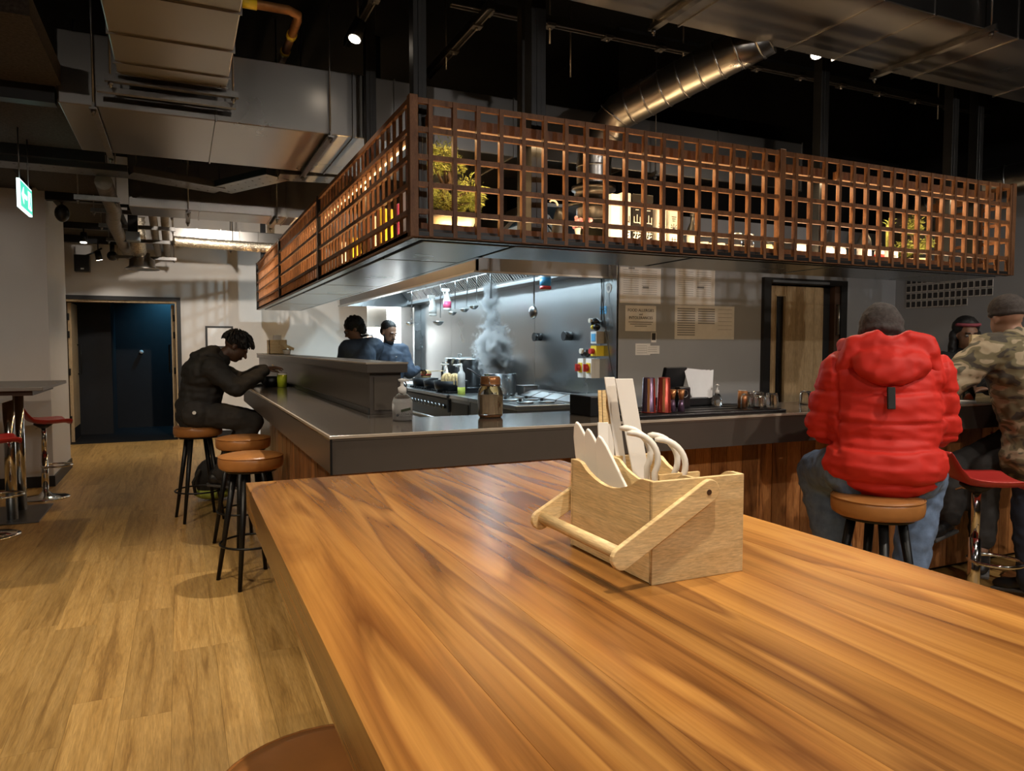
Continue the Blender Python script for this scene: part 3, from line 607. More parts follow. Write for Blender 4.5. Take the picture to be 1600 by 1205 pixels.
# light strips inside the lattice
for a, b2, e, c in [((X0+.2, Y0+.16), (3.4, Y0+.16), 10, (1, .66, .32)), ((3.6, Y0+.16), (X1-.2, Y0+.16), 11, (1, .70, .40)), ((X0+.16, Y0+.3), (X0+.16, 7.4), 13, (1, .62, .28)), ((X0+.16, 7.6), (X0+.16, Y1-.1), 13, (1, .62, .28))]:
    horiz = abs(b2[0]-a[0]) > .5; L = (b2[0]-a[0]) if horiz else (b2[1]-a[1]); cx, cy = (a[0]+b2[0])/2, (a[1]+b2[1])/2
    hx, hy = (L/2, .006) if horiz else (.006, L/2)
    obj('light_strip', MB().box(cx-hx, cx+hx, cy-hy, cy+hy, 2.03, 2.036), 'led_warm', cn)
    A = bpy.data.lights.new('strip', 'AREA'); A.shape = 'RECTANGLE'; A.size = 2*hx; A.size_y = 2*hy*1.5 if horiz else 2*hy; A.energy = e*1.0; A.color = c
    if not horiz: A.size = .02
    else: A.size_y = .02
    ao = bpy.data.objects.new('strip_light', A); COL.objects.link(ao); ao.location = (cx, cy, 2.045); ao.rotation_euler = (PI, 0, 0); par(ao, cn)
    obj('light_strip', MB().box(cx-hx, cx+hx, cy-hy-.035*horiz, cy+hy-.035*horiz, 2.556, 2.562) if horiz else MB().box(cx-hx-.035, cx+hx-.035, cy-hy, cy+hy, 2.556, 2.562), 'led_warm', cn)
    ao = ao.copy(); COL.objects.link(ao); ao.location = (cx-(0 if horiz else .035), cy-(.035 if horiz else 0), 2.55); ao.rotation_euler = (0, 0, 0)
# ================================================================ kitchen
hd = thing('extraction_hood', 'stainless extraction hood with baffle filters over the cooking line', 'extractor hood', (2.9, 8, 2.06))
HB = 2.05
obj('front_skirt', MB().box(2.25, 2.27, 5.64, 11.3, HB, 2.16), 'steel_dark', hd); obj('side_skirt', MB().box(2.25, 3.53, 5.64, 5.66, HB, 2.2), 'steel_dark', hd); obj('side_skirt', MB().box(2.25, 3.53, 11.28, 11.3, HB, 2.6), 'steel', hd)
obj('hood_roof', MB().prism([(2.25, 5.64, 2.16), (2.25, 5.64, 2.19), (2.75, 5.64, 2.66), (3.53, 5.64, 2.66), (3.53, 5.64, 2.63), (2.77, 5.64, 2.63)], (0, 5.66, 0)), 'steel', hd)
obj('drip_gutter', MB().box(3.32, 3.53, 5.66, 11.28, 2.09, 2.12).box(3.32, 3.335, 5.66, 11.28, 2.12, 2.16), 'steel_dark', hd); obj('gutter_lip', MB().box(2.22, 2.30, 5.62, 11.3, 2.035, 2.05).box(2.3, 3.53, 5.62, 5.68, 2.035, 2.05), 'steel', hd)
for k in range(11):
    y0 = 5.72+k*.5; f = MB(); a, b2 = V((3.33, 0, 2.14)), V((2.95, 0, 2.56)); d = b2-a; n = V((-d.z, 0, d.x)).normalized()
    f.obox((a+b2)/2+V((0, y0+.245, 0))-n*.02, d/2, (0, .24, 0), n*.004)
    for j in range(8): f.obox((a+b2)/2+V((0, y0+.035+j*.06, 0)), d/2*.92, (0, .017, 0), n*.012)
    f.obox(a+V((0, y0+.245, 0)), d.normalized()*.02, (0, .24, 0), n*.016); f.obox(b2+V((0, y0+.245, 0)), d.normalized()*.02, (0, .24, 0), n*.016)
    obj('baffle_filter', f, 'steel', hd)
for y0 in (6.0, 7.5, 9.0, 10.2):
    obj('hood_light', MB().box(2.50, 2.62, y0, y0+.9, 2.385, 2.40), 'hood_lamp', hd)
    A = bpy.data.lights.new('hood_lamp', 'AREA'); A.shape = 'RECTANGLE'; A.size = .14; A.size_y = .9; A.energy = 20; A.color = COOL
    ao = bpy.data.objects.new('hood_lamp', A); COL.objects.link(ao); ao.location = (2.56, y0+.45, 2.37); ao.rotation_euler = (0, math.radians(-12), 0); par(ao, hd)
rl = thing('utensil_rail', 'steel utensil rail hung beneath the extraction hood', 'rail', (3.0, 7.5, 2.2))
obj('rail_bar', MB().cyl((3.0, 5.7, 2.2), (3.0, 10.2, 2.2), .008), 'steel', rl)
obj('rail_bracket', MB().cyl((3.0, 5.8, 2.2), (3.0, 5.8, 2.52), .005, 6).cyl((3.0, 8.0, 2.2), (3.0, 8.0, 2.52), .005, 6).cyl((3.0, 10.1, 2.2), (3.0, 10.1, 2.52), .005, 6), 'steel', rl)
def ladle(y, zb, r, label, flat=False):
    t = thing('ladle', label, 'ladle', (3.0, y, 2.19), 'ladles hanging under the hood')
    obj('handle', MB().tube([(3.012, y, 2.19), (3.0, y, 2.212), (2.988, y, 2.195), (2.99, y, 2.15), (2.98, y, zb+r)], .006, 8), 'steel', t)
    pr = [(0.002, -r*.75), (r*.5, -r*.65), (r*.85, -r*.3), (r, .0), (r*.96, .0), (r*.8, -r*.26), (r*.45, -r*.58), (0.002, -r*.67)]
    obj('bowl', MB().lathe((2.95, y, zb+r*.4), pr, 20), 'steel', t)
for y, zb, r, lb in [(9.95, 1.74, .06, 'ladle hanging nearest the bright kitchen doorway'), (8.70, 1.71, .075, 'ladle hanging in front of the pink-labelled spray bottle'), (8.17, 1.81, .055, 'small ladle beside the pink-labelled spray bottle'), (7.77, 1.83, .055, 'middle one of the three small ladles in a row'), (7.48, 1.85, .055, 'small ladle closest to the rising steam')]: ladle(y, zb, r, lb)
t = thing('skimmer', 'large round steel skimmer hanging alone under the hood', 'skimmer', (3.0, 6.06, 2.19))
obj('handle', MB().tube([(3.0, 6.06, 2.21), (2.99, 6.06, 2.15), (2.99, 6.06, 1.78)], .007, 8), 'steel', t); obj('bowl', MB().ell((2.98, 6.06, 1.74), (.035, 0, 0), (0, .062, 0), (0, 0, .062)), 'steel', t)
t = thing('tongs', 'steel tongs hanging in the steam under the hood', 'tongs', (3.0, 7.09, 2.19)); obj('arm', MB().bar((2.99, 7.085, 2.2), (2.99, 7.075, 1.93), .012, .004), 'steel', t); obj('arm', MB().bar((2.99, 7.09, 2.2), (2.99, 7.105, 1.93), .012, .004), 'steel', t)
def spray(x, y, z, label, lab, rz=0):
    t = thing('spray_bottle', label, 'spray bottle', (x, y, z))
    obj('bottle', MB().lathe((x, y, z), [(.045, 0), (.05, .02), (.05, .12), (.03, .18), (.018, .21), (.018, .23)], 18), 'white_plastic', t)
    obj('label_wrap', MB().lathe((x, y, z+.03), [(.051, 0), (.051, .08)], 18), lab, t)
    obj('trigger_head', MB().box(x-.07, x+.03, y-.015, y+.015, z+.23, z+.27).bar((x-.05, y, z+.235), (x-.035, y, z+.17), .012, .012), 'white_plastic', t, bevel=.004)
    obj('hook', MB().tube([(x, y, z+.265), (x, y, 2.185), (3.0, y, 2.212)], .004, 6), 'steel', t)
spray(3.0, 9.05, 1.82, 'white spray bottle hung by its trigger under the hood', 'white_card'); spray(3.02, 8.55, 1.87, 'spray bottle with pink label hung under the hood', 'pink_label')
spray(3.0, 5.85, 1.93, 'blue-and-red labelled bottle hung at the end of the hood', 'blue_label'); obj('red_band', MB().lathe((3.0, 5.85, 1.935), [(.052, 0), (.052, .03)], 18), 'red_plastic', bpy.data.objects['spray_bottle.002'])
# switches and sockets on the steel wall
def onwall(name, label, cat, y, z, parts):
    t = thing(name, label, cat, (3.53, y, z))
    for n, mb, mt in parts: obj(n, mb, mt, t)
    return t
for y, w in ((6.99, 'beside the skimmer'), (6.33, 'towards the isolator switches')):
    onwall('wall_socket', 'black round socket on the steel wall '+w, 'socket', y, 1.52, [('body', MB().cyl((3.53, y, 1.525), (3.46, y, 1.525), .042, 20), 'black_plastic'), ('lid', MB().cyl((3.46, y, 1.525), (3.445, y, 1.525), .046, 20), 'black_plastic')])
for y, w in ((5.98, 'red and yellow rotary isolator farther along the steel wall'), (5.83, 'red and yellow rotary isolator next to the wall edge')):
    onwall('isolator_switch', w, 'switch', y, 1.22, [('box', MB().box(3.44, 3.53, y-.05, y+.05, 1.13, 1.31), 'white_plastic'), ('plate', MB().box(3.434, 3.44, y-.035, y+.035, 1.18, 1.27), 'yellow_plastic'), ('knob', MB().cyl((3.434, y, 1.225), (3.40, y, 1.225), .022).box(3.385, 3.43, y-.008, y+.008, 1.19, 1.26), 'red_plastic')])
onwall('emergency_stop', 'yellow emergency stop box with red button on the steel wall', 'switch', 5.76, 1.34, [('box', MB().box(3.45, 3.53, 5.71, 5.81, 1.335, 1.43), 'yellow_plastic'), ('button', MB().cyl((3.45, 5.76, 1.38), (3.41, 5.76, 1.38), .026), 'red_plastic')])
onwall('control_box', 'grey control box above the emergency stop', 'control box', 5.76, 1.46, [('box', MB().box(3.45, 3.53, 5.71, 5.81, 1.45, 1.56), 'white_card'), ('window', MB().box(3.446, 3.45, 5.725, 5.795, 1.47, 1.54), 'blue_label')])
onwall('gas_valve', 'cluster of black and brass valve fittings above the control box', 'valve', 5.78, 1.6, [('body', MB().ball((3.48, 5.78, 1.64), .045).ball((3.47, 5.74, 1.60), .035), 'black_plastic'), ('knob', MB().cyl((3.45, 5.79, 1.66), (3.42, 5.79, 1.66), .02), 'ceramic'), ('brass_nut', MB().ball((3.45, 5.77, 1.60), .022), 'yellow_plastic')])
onwall('gas_valve', 'black and pale valve fittings above the two rotary isolators', 'valve', 5.95, 1.33, [('body', MB().ball((3.48, 5.93, 1.36), .04).ball((3.48, 5.98, 1.355), .035), 'black_plastic'), ('knob', MB().cyl((3.45, 5.95, 1.38), (3.42, 5.95, 1.38), .025), 'ceramic')])
t = onwall('wall_sticker', 'small blue sticker lettered in white on the steel wall', 'sticker', 5.72, 1.75, [('backing', MB().box(3.527, 3.53, 5.665, 5.775, 1.72, 1.79), 'blue_label')]); text('lettering', 'SMO', .05, (3.5265, 5.72, 1.755), (0, -1, 0), (0, 0, 1), 'ink', t)
onwall('round_sticker', 'round white sticker near the top corner of the steel wall', 'sticker', 5.62, 1.95, [('disc', MB().cyl((3.53, 5.63, 1.95), (3.526, 5.63, 1.95), .045, 20), 'white_card'), ('mark', MB().cyl((3.526, 5.63, 1.945), (3.5245, 5.63, 1.945), .022, 12), 'grey_ink')])
one('hanging_cable', MB().tube([(3.5, 5.72, 2.1), (3.5, 5.70, 1.9), (3.49, 5.62, 1.6), (3.48, 5.52, 1.3), (3.5, 5.44, 1.0), (3.55, 5.42, .8)], .005, 6), 'black_plastic', 'thin black cable hanging down the edge of the steel wall', 'cable')
one('steel_conduit', MB().tube([(3.52, 5.74, 2.1), (3.52, 5.74, 1.66)], .006, 6), 'steel_dark', 'thin conduit dropping to the valve cluster', 'conduit')
# cooking line
def unit(name, label, y0, y1, mat): 
    t = thing(name, label, 'cooker', (3.08, (y0+y1)/2, 0)); obj('body', MB().box(2.68, 3.5, y0+.005, y1-.005, .1, .86), mat, t, bevel=.004); obj('foot', MB().box(2.72, 3.45, y0+.05, y1-.05, 0, .1), 'black_metal', t); return t
nb = unit('noodle_boiler', 'stainless noodle boiler with a row of sloping lids', 5.76, 6.9, 'steel_dark')
obj('top_plate', MB().box(2.66, 3.5, 5.755, 6.9, .86, .90), 'steel', nb, bevel=.004); obj('well', MB().box(2.74, 3.2, 5.85, 6.82, .90, .904), 'steel_dark', nb)
for k in range(4):
    y = 5.80+k*.27; obj('lid', MB().prism([(3.22, y, .90), (3.22, y, .92), (3.34, y, .965), (3.46, y, .97), (3.46, y, .90)], (0, .25, 0)), 'steel', nb, bevel=.004)
for k in range(6):
    x, y = (2.86, 3.08)[k % 2], 5.98+(k//2)*.33; bk = obj('basket', MB().lathe((x, y, .9), [(.075, 0), (.08, .018), (.075, .02), (.07, .006)], 20), 'steel', nb); obj('basket_knob', MB().cyl((x-.05, y, .92), (x-.05, y, .95), .015, 10), 'black_plastic', bk)
wt = unit('work_station', 'plain steel work station between boiler and stove', 6.9, 7.5, 'steel_dark'); obj('top_plate', MB().box(2.66, 3.5, 6.905, 7.5, .86, .90), 'steel', wt, bevel=.004); obj('kick_panel', MB().box(2.672, 2.68, 6.95, 7.45, .15, .82), 'black_paint', wt)
sv_ = unit('gas_stove', 'black gas stove with a row of control knobs', 7.5, 9.2, 'cast_iron')
obj('top_plate', MB().box(2.64, 3.5, 7.505, 9.2, .86, .895), 'steel_dark', sv_, bevel=.004)
obj('control_panel', MB().box(2.655, 2.68, 7.52, 9.18, .70, .84), 'black_paint', sv_)
for k in range(12): obj('knob', MB().cyl((2.655, 7.62+k*.13, .76), (2.62, 7.62+k*.13, .76), .024, 14).box(2.612, 2.625, 7.616+k*.13, 7.624+k*.13, .738, .782), 'steel_dark', sv_)
obj('oven_rail', MB().tube([(2.66, 7.6, .62), (2.60, 7.6, .62), (2.60, 9.1, .62), (2.66, 9.1, .62)], .012), 'steel', sv_)
for k in range(4):
    y = 7.75+k*.4; g = MB()
    for j in range(4): g.bar((2.70, y-.15+j*.1, .91), (3.42, y-.15+j*.1, .91), .012, .02)
    g.bar((2.72, y-.17, .91), (2.72, y+.17, .91), .012, .02).bar((3.40, y-.17, .91), (3.40, y+.17, .91), .012, .02); obj('pan_grate', g, 'cast_iron', sv_)
def pot(x, y, z, r, h, label):
    t = thing('stock_pot', label, 'pot', (x, y, z))
    obj('pot_body', MB().lathe((x, y, z), [(r*.96, 0), (r, .02), (r, h), (r*1.03, h+.004), (r*1.03, h+.012), (r*.97, h+.012), (r*.96, .02), (.001, .012)], 32), 'steel', t)
    for s in (-1, 1): obj('handle', MB().tube([(x-r*.5*0, y+s*r, z+h-.06), (x, y+s*(r+.05), z+h-.05), (x, y+s*(r+.055), z+h-.03), (x, y+s*r, z+h-.02)], .007, 8), 'steel', t)
    return t
def top_handle(t, x, y, z): obj('lid_handle', MB().tube([(x, y-.055, z), (x, y-.05, z+.04), (x, y+.05, z+.04), (x, y+.055, z)], .008, 8), 'steel', t)
p1 = pot(3.26, 8.76, .921, .19, .34, 'tall steel stock pot at the back of the stove, farther one'); obj('pot_lid', MB().lathe((3.26, 8.76, 1.272), [(.195, 0), (.18, .012), (.001, .02)], 28), 'steel', p1); top_handle(p1, 3.26, 8.76, 1.29)
p2 = pot(3.26, 8.26, .921, .19, .34, 'tall steel stock pot at the back of the stove, nearer the boiler'); obj('pot_lid', MB().lathe((3.26, 8.26, 1.272), [(.195, 0), (.18, .012), (.001, .02)], 28), 'steel', p2); top_handle(p2, 3.26, 8.26, 1.29)
p3 = pot(3.15, 7.22, .901, .17, .22, 'open steel pot giving off a cloud of steam'); obj('broth', MB().lathe((3.15, 7.22, .95), [(.16, 0), (.16, .12), (.001, .121)], 24), 'spice', p3)
one('soup_ladle', MB().tube([(3.05, 7.3, 1.02), (2.9, 7.42, 1.16), (2.86, 7.45, 1.18)], .009, 8), 'black_plastic', 'black ladle handle leaning out of the steaming pot', 'ladle')
def pan(x, y, r, h, label):
    t = thing('frying_pan', label, 'pan', (x, y, .921)); obj('pan_body', MB().lathe((x, y, .921), [(r*.9, 0), (r, h), (r*.96, h), (r*.86, .008), (.001, .006)], 28), 'cast_iron', t)
    return t
pan(2.86, 8.95, .17, .10, 'deep black pan beside the bearded cook'); pan(2.84, 8.45, .16, .09, 'deep black pan between the other two pans'); pan(2.84, 7.93, .20, .11, 'black pan holding two bundles of noodles')
for y, lb in ((8.05, 'golden noodle bundle farther from the squeeze bottle'), (7.80, 'golden noodle bundle next to the squeeze bottle')):
    t = thing('noodle_nest', lb, 'noodles', (2.84, y, .93)); mm = MB()
    for k in range(9):
        a = k*.7; mm.tube([V((2.84, y, 1.03))+V((math.cos(a)*.06*math.cos(s), math.sin(a)*.06*math.cos(s), .075*math.sin(s))) for s in [-1.4+2.8*i/8 for i in range(9)]], .016, 8)
    obj('strands', mm, 'dried_food', t); obj('paper_frill', MB().lathe((2.84, y, 1.075), [(.02, 0), (.035, .03), (.03, .035), (.015, .01)], 14), 'napkin', t)
t = thing('squeeze_bottle', 'tall clear squeeze bottle with green oil in its base', 'bottle', (2.78, 7.42, .901))
obj('bottle', MB().lathe((2.78, 7.42, .901), [(.042, .08), (.042, .22), (.034, .24), (.02, .255), (.012, .30), (.006, .34)], 18), 'white_card', t); obj('oil', MB().lathe((2.78, 7.42, .901), [(.042, 0), (.042, .08)], 18), 'lime_cloth', t)
for x, y, lb in ((3.03, 8.68, 'clear glass bottle in front of the farther stock pot'), (3.03, 8.20, 'clear glass carafe in front of the nearer stock pot')):
    t = thing('glass_bottle', lb, 'bottle', (x, y, .921)); obj('body', MB().lathe((x, y, .921), [(.05, 0), (.05, .18), (.035, .24), (.035, .31), (.06, .31)], 18), 'clear_glass', t); obj('collar', MB().ring((x, y, 1.20), .05, .01, 20, 6), 'white_card', t)
t = thing('burger_bun', 'small filled bun on the pan rim under the spatula', 'bun', (2.86, 8.92, 1.0)); obj('bun_top', MB().ell((2.86, 8.92, 1.085), (.07, 0, 0), (0, .07, 0), (0, 0, .04)), 'dried_food', t); obj('filling', MB().cyl((2.86, 8.92, 1.055), (2.86, 8.92, 1.075), .07, 18), 'red_metal', t); obj('bun_base', MB().cyl((2.86, 8.92, 1.025), (2.86, 8.92, 1.055), .06, 18), 'dried_food', t)
t = thing('gastro_tray', 'small square steel container behind the lids of the boiler', 'container', (3.38, 7.0, .9)); obj('tub', MB().box(3.3, 3.47, 6.93, 7.10, .901, 1.0), 'steel', t, bevel=.01); obj('rim', MB().box(3.29, 3.48, 6.92, 7.11, 1.0, 1.008), 'steel', t)
t = thing('plate_stack', 'white dishes stacked beside the stove knobs', 'dishes', (2.42, 9.55, .93)); 
for k in range(4): obj('dish', MB().lathe((2.42, 9.55, .93+k*.035), [(.06, 0), (.12, .03), (.115, .032), (.05, .006)], 20), 'white_plastic', t)
t = thing('prep_table', 'white-topped prep table beyond the stove', 'table', (2.6, 9.6, 0)); obj('top', MB().box(2.3, 3.3, 9.25, 10.0, .89, .93), 'white_card', t)
for x, y in ((2.33, 9.28), (3.27, 9.28), (2.33, 9.97), (3.27, 9.97)): obj('leg', MB().box(x-.02, x+.02, y-.02, y+.02, 0, .89), 'steel', t)
# steam rising from the open pot
sm = MB()
for c_, r_ in STEAM: sm.ell(c_, (r_[0], 0, 0), (0, r_[1], 0), (0, 0, r_[2]), 20, 14)
st = mesh_of('steam', sm); o = bpy.data.objects.new('steam', st); COL.objects.link(o); st.materials.append(MAT['steam'])
rm = o.modifiers.new('r', 'REMESH'); rm.mode = 'VOXEL'; rm.voxel_size = .025
tag(o, 'white cloud of steam rising from the open pot', 'steam', kind='stuff')
# ================================================================ things on the canopy shelf
SZ = 2.03
def bonsai(x, y, z, s, label, rnd):
    R = random.Random(rnd)
    t = thing('bonsai_tree', label, 'bonsai', (x, y, z))
    pt = obj('pot', MB().lathe((x, y, z), [(.10*s, 0), (.125*s, .015), (.15*s, .075*s+.01), (.15*s, .085*s+.01), (.135*s, .085*s+.01), (.13*s, .06*s)], 24), 'stone_pot', t)
    obj('soil', MB().lathe((x, y, z+.06*s), [(.132*s, 0), (.10*s, .022), (.001, .03)], 16), 'leaf_dark', pt)
    b0 = V((x, y, z+.08*s)); tk = [b0, b0+V((.03, .01, .07))*s, b0+V((-.02, 0, .14))*s, b0+V((.02, -.01, .21))*s, b0+V((0, 0, .30))*s]
    obj('trunk', MB().tube(tk, [.026*s, .022*s, .018*s, .013*s, .007*s], 10), 'bark', t)
    pads = [((-.02, 0, .35), .085), ((.04, .02, .30), .07), ((-.07, 0, .28), .07), ((-.11, .02, .14), .075), ((.12, -.02, .17), .085), ((.15, .02, .12), .06), ((-.03, -.05, .10), .07), ((.06, .05, .08), .06), ((-.12, 0, .07), .05)]
    br = MB()
    for (px, py, pz), r in pads: br.tube([b0+V((0, 0, pz*.55))*s, b0+V((px*.6, py*.6, pz*.85))*s, b0+V((px, py, pz))*s], [.010*s, .007*s, .004*s], 6)
    obj('branches', br, 'bark', t)
    for (px, py, pz), r in pads:
        lm = MB(); c = b0+V((px, py, pz))*s
        for k in range(520):
            d = V((R.gauss(0, 1), R.gauss(0, 1), R.gauss(0, .62))).normalized(); p = c+d*r*s*R.uniform(.35, 1.05); p.z = max(p.z, c.z-.03*s)
            u = V((R.gauss(0, 1), R.gauss(0, 1), R.gauss(.3, 1))).normalized(); w = u.orthogonal().normalized()
            L = .018*s*R.uniform(.7, 1.4); lm.add([p-w*.0042, p+w*.0042, p+u*L+d*L*.6], [(0, 1, 2)])
        obj('foliage_pad', lm, 'leaf', t, kind='stuff')
    return t
bonsai(1.37, 3.88, SZ, 1.06, 'bonsai in a shallow stone pot at the canopy corner', 1)
bonsai(5.33, 3.98, SZ, .85, 'pale-leaved bonsai near the right end of the canopy shelf', 2)
def carton(x0, x1, y0, y1, z1, mat, label, ink, glyph, name='bottle_box'):
    t = thing(name, label, 'box', ((x0+x1)/2, (y0+y1)/2, SZ)); obj('carton', MB().box(x0, x1, y0, y1, SZ, z1), mat, t, bevel=.002)
    cx = (x0+x1)/2; w = x1-x0; h = z1-SZ; yy = y0-.0006
    text('glyph', glyph[0], w*.95, (cx, yy, SZ+h*.52), (1, 0, 0), (0, 0, 1), ink, t); text('glyph', glyph[1], w*.95, (cx, yy, SZ+h*.2), (1, 0, 0), (0, 0, 1), ink, t)
    m = MB()
    for k in range(3): m.box(cx-w*(.3-.06*k), cx+w*(.3-.06*k), yy-.0006, yy+.0004, SZ+h*(.80-.05*k), SZ+h*(.815-.05*k))
    obj('small_print', m, ink, t); return t
t = carton(2.47, 2.535, 3.80, 3.87, 2.36, 'white_card', 'tall cream box with a glow painted on one side, first of the row of bottle boxes', 'ink', '山花')
obj('painted_glow_panel', MB().box(2.405, 2.468, 3.815, 3.86, SZ, 2.35), 'backlit_cream', t)  # light on the card put in as emission, no lamp inside
carton(2.55, 2.615, 3.80, 3.87, 2.36, 'black_plastic', 'black box with white brushed characters beside the cream box', 'white_card', '山花')
carton(2.635, 2.70, 3.80, 3.87, 2.36, 'black_plastic', 'black box with white brushed characters beside the white boxes', 'white_card', '山花')
carton(2.735, 2.80, 3.80, 3.87, 2.29, 'white_card', 'short white box with black characters next to a black box', 'ink', '米井'); carton(2.83, 2.89, 3.80, 3.87, 2.29, 'white_card', 'short white box with black characters, last of the row of boxes', 'ink', '米井')
def bottle(x, y, r, h, label, glassm, lab, z=SZ):
    t = thing('sake_bottle', label, 'bottle', (x, y, z))
    obj('bottle_body', MB().lathe((x, y, z), [(r, 0), (r, h*.55), (r*.8, h*.65), (r*.35, h*.78), (r*.33, h*.94)], 20), glassm, t); obj('cap', MB().lathe((x, y, z+h*.93), [(r*.4, 0), (r*.4, h*.07)], 14), 'black_plastic', t)
    if lab: obj('paper_label', MB().lathe((x, y, z+h*.12), [(r*1.02, 0), (r*1.02, h*.32)], 20), lab, t)
    return t
bottle(3.035, 3.84, .035, .25, 'black sake bottle with a white label behind the lattice', 'black_plastic', 'white_card')
bottle(2.955, 3.86, .028, .15, 'small dark bottle between white boxes and black bottle', 'black_plastic', None)
for k, (x, y, lb) in enumerate([(3.10, 3.80, 'patterned cup beside the black sake bottle'), (3.17, 3.83, 'patterned cup between two patterned cups'), (3.235, 3.80, 'patterned cup beside the wooden scoop')]):
    t = thing('sake_cup', lb, 'cup', (x, y, SZ)); obj('cup_body', MB().lathe((x, y, SZ), [(.022, 0), (.03, .02), (.03, .065), (.027, .065), (.025, .02), (.001, .01)], 18), 'ceramic', t); obj('pattern', MB().lathe((x, y, SZ+.025), [(.0305, 0), (.0305, .02)], 18), 'ink', t)
one('wooden_scoop', MB().prism([(3.26, 3.79, SZ), (3.34, 3.79, SZ), (3.33, 3.79, SZ+.05), (3.30, 3.79, SZ+.065)], (0, .08, 0)), 'door_oak', 'small wedge-shaped wooden scoop on the canopy shelf', 'scoop')
for x, lb in ((3.375, 'lidded glass jar of pebbles left of the canopy divider'), (3.475, 'lidded glass jar of pebbles touching the canopy divider')):
    t = thing('storage_jar', lb, 'jar', (x, 3.82, SZ)); obj('glass_body', MB().lathe((x, 3.82, SZ), [(.045, 0), (.045, .10), (.04, .115)], 20), 'clear_glass', t); obj('filling', MB().lathe((x, 3.82, SZ+.004), [(.042, 0), (.042, .06), (.001, .065)], 20), 'napkin', t); obj('lid', MB().lathe((x, 3.82, SZ+.115), [(.046, 0), (.046, .025), (.001, .03)], 20), 'steel', t)
ta = thing('flower_ornament', 'pink blossom ornament on a black-and-white stand', 'ornament', (2.21, 3.84, SZ)); mm = MB(); R = random.Random(5)
for k in range(26): mm.ball((2.22+R.uniform(-.05, .05), 3.84+R.uniform(-.03, .03), SZ+.135+R.uniform(-.025, .03)), .012, 8, 6)
obj('blossoms', mm, 'pink_flower', ta); obj('stem', MB().tube([(2.19, 3.84, SZ), (2.175, 3.84, SZ+.06), (2.20, 3.84, SZ+.12)], .008), 'black_plastic', ta); obj('stand', MB().lathe((2.185, 3.84, SZ), [(.035, 0), (.03, .03), (.015, .07), (.02, .10)], 16), 'white_card', ta)
t = thing('swan_figure', 'dark slender figure with a curved pale neck on the shelf', 'ornament', (2.07, 3.9, SZ)); obj('figure_body', MB().lathe((2.09, 3.9, SZ), [(.04, 0), (.045, .08), (.03, .18), (.015, .22)], 16), 'black_plastic', t); obj('neck', MB().tube(arc((2.05, 3.9, SZ+.235), .03, 0, 2.4, 8, (1, 0, 0), (0, 0, 1)), .006), 'ceramic', t)
for k, (x, lb) in enumerate([(3.66, 'translucent patterned lantern right of the canopy divider'), (3.76, 'translucent patterned lantern beside the white jars')]):
    t = thing('paper_lantern', lb, 'lantern', (x, 3.83, SZ)); obj('shade', MB().lathe((x, 3.83, SZ), [(.035, 0), (.042, .04), (.035, .085)], 18), 'cream_card', t); obj('top_ring', MB().lathe((x, 3.83, SZ+.085), [(.03, 0), (.03, .012)], 16), 'black_plastic', t)
for k, lb in enumerate(['white ribbed jar with shell lid, first of four by the dark post', 'white ribbed jar with shell lid, second of four', 'white ribbed jar with shell lid, third of four', 'white ribbed jar with shell lid, last of four before the black bottle']):
    x = 3.95+k*.125; t = thing('ribbed_jar', lb, 'jar', (x, 3.82, SZ)); obj('jar_body', MB().lathe((x, 3.82, SZ), [(.045, 0)]+[(.048+.003*(i % 2), .006+i*.008) for i in range(11)]+[(.043, .10)], 20), 'napkin', t); obj('lid', MB().ell((x, 3.82, SZ+.108), (.035, 0, 0), (0, .035, 0), (0, 0, .014)), 'white_plastic', t)
bottle(4.62, 3.85, .05, .30, 'large black bottle with a white label on the canopy shelf', 'black_plastic', 'white_card'); bottle(4.72, 3.80, .035, .16, 'small bottle with a red label among the larger bottles', 'white_card', 'red_plastic')
t = thing('bamboo_plant', 'small lucky-bamboo plant in a white pot', 'plant', (4.86, 3.84, SZ)); obj('pot', MB().box(4.81, 4.91, 3.79, 3.89, SZ, SZ+.13), 'white_card', t, bevel=.004); text('glyph', '竹', .06, (4.87, 3.789, SZ+.05), (1, 0, 0), (0, 0, 1), 'ink', t)
for dx, h in ((-.015, .30), (.01, .34), (.025, .26)): obj('stalk', MB().cyl((4.86+dx, 3.84, SZ+.12), (4.86+dx, 3.84, SZ+h), .008), 'leaf', t)
mm = MB()
for k in range(14): a = k*2.4; mm.add([V((4.865, 3.84, SZ+.28+.004*k)), V((4.865, 3.84, SZ+.29+.004*k))+V((math.cos(a)*.03, math.sin(a)*.03, .01)), V((4.865, 3.84, SZ+.28+.004*k))+V((math.cos(a+.3)*.055, math.sin(a+.3)*.055, .03))], [(0, 1, 2)])
obj('leaves', mm, 'leaf', t)
t = thing('wide_bowl', 'wide white bowl left of the pale-leaved bonsai', 'bowl', (5.08, 3.82, SZ)); obj('bowl_body', MB().lathe((5.08, 3.82, SZ), [(.04, 0), (.09, .03), (.085, .03), (.03, .008)], 24), 'white_plastic', t); obj('bowl_foot', MB().lathe((5.08, 3.82, SZ), [(.045, 0), (.04, .006)], 20), 'white_plastic', t)
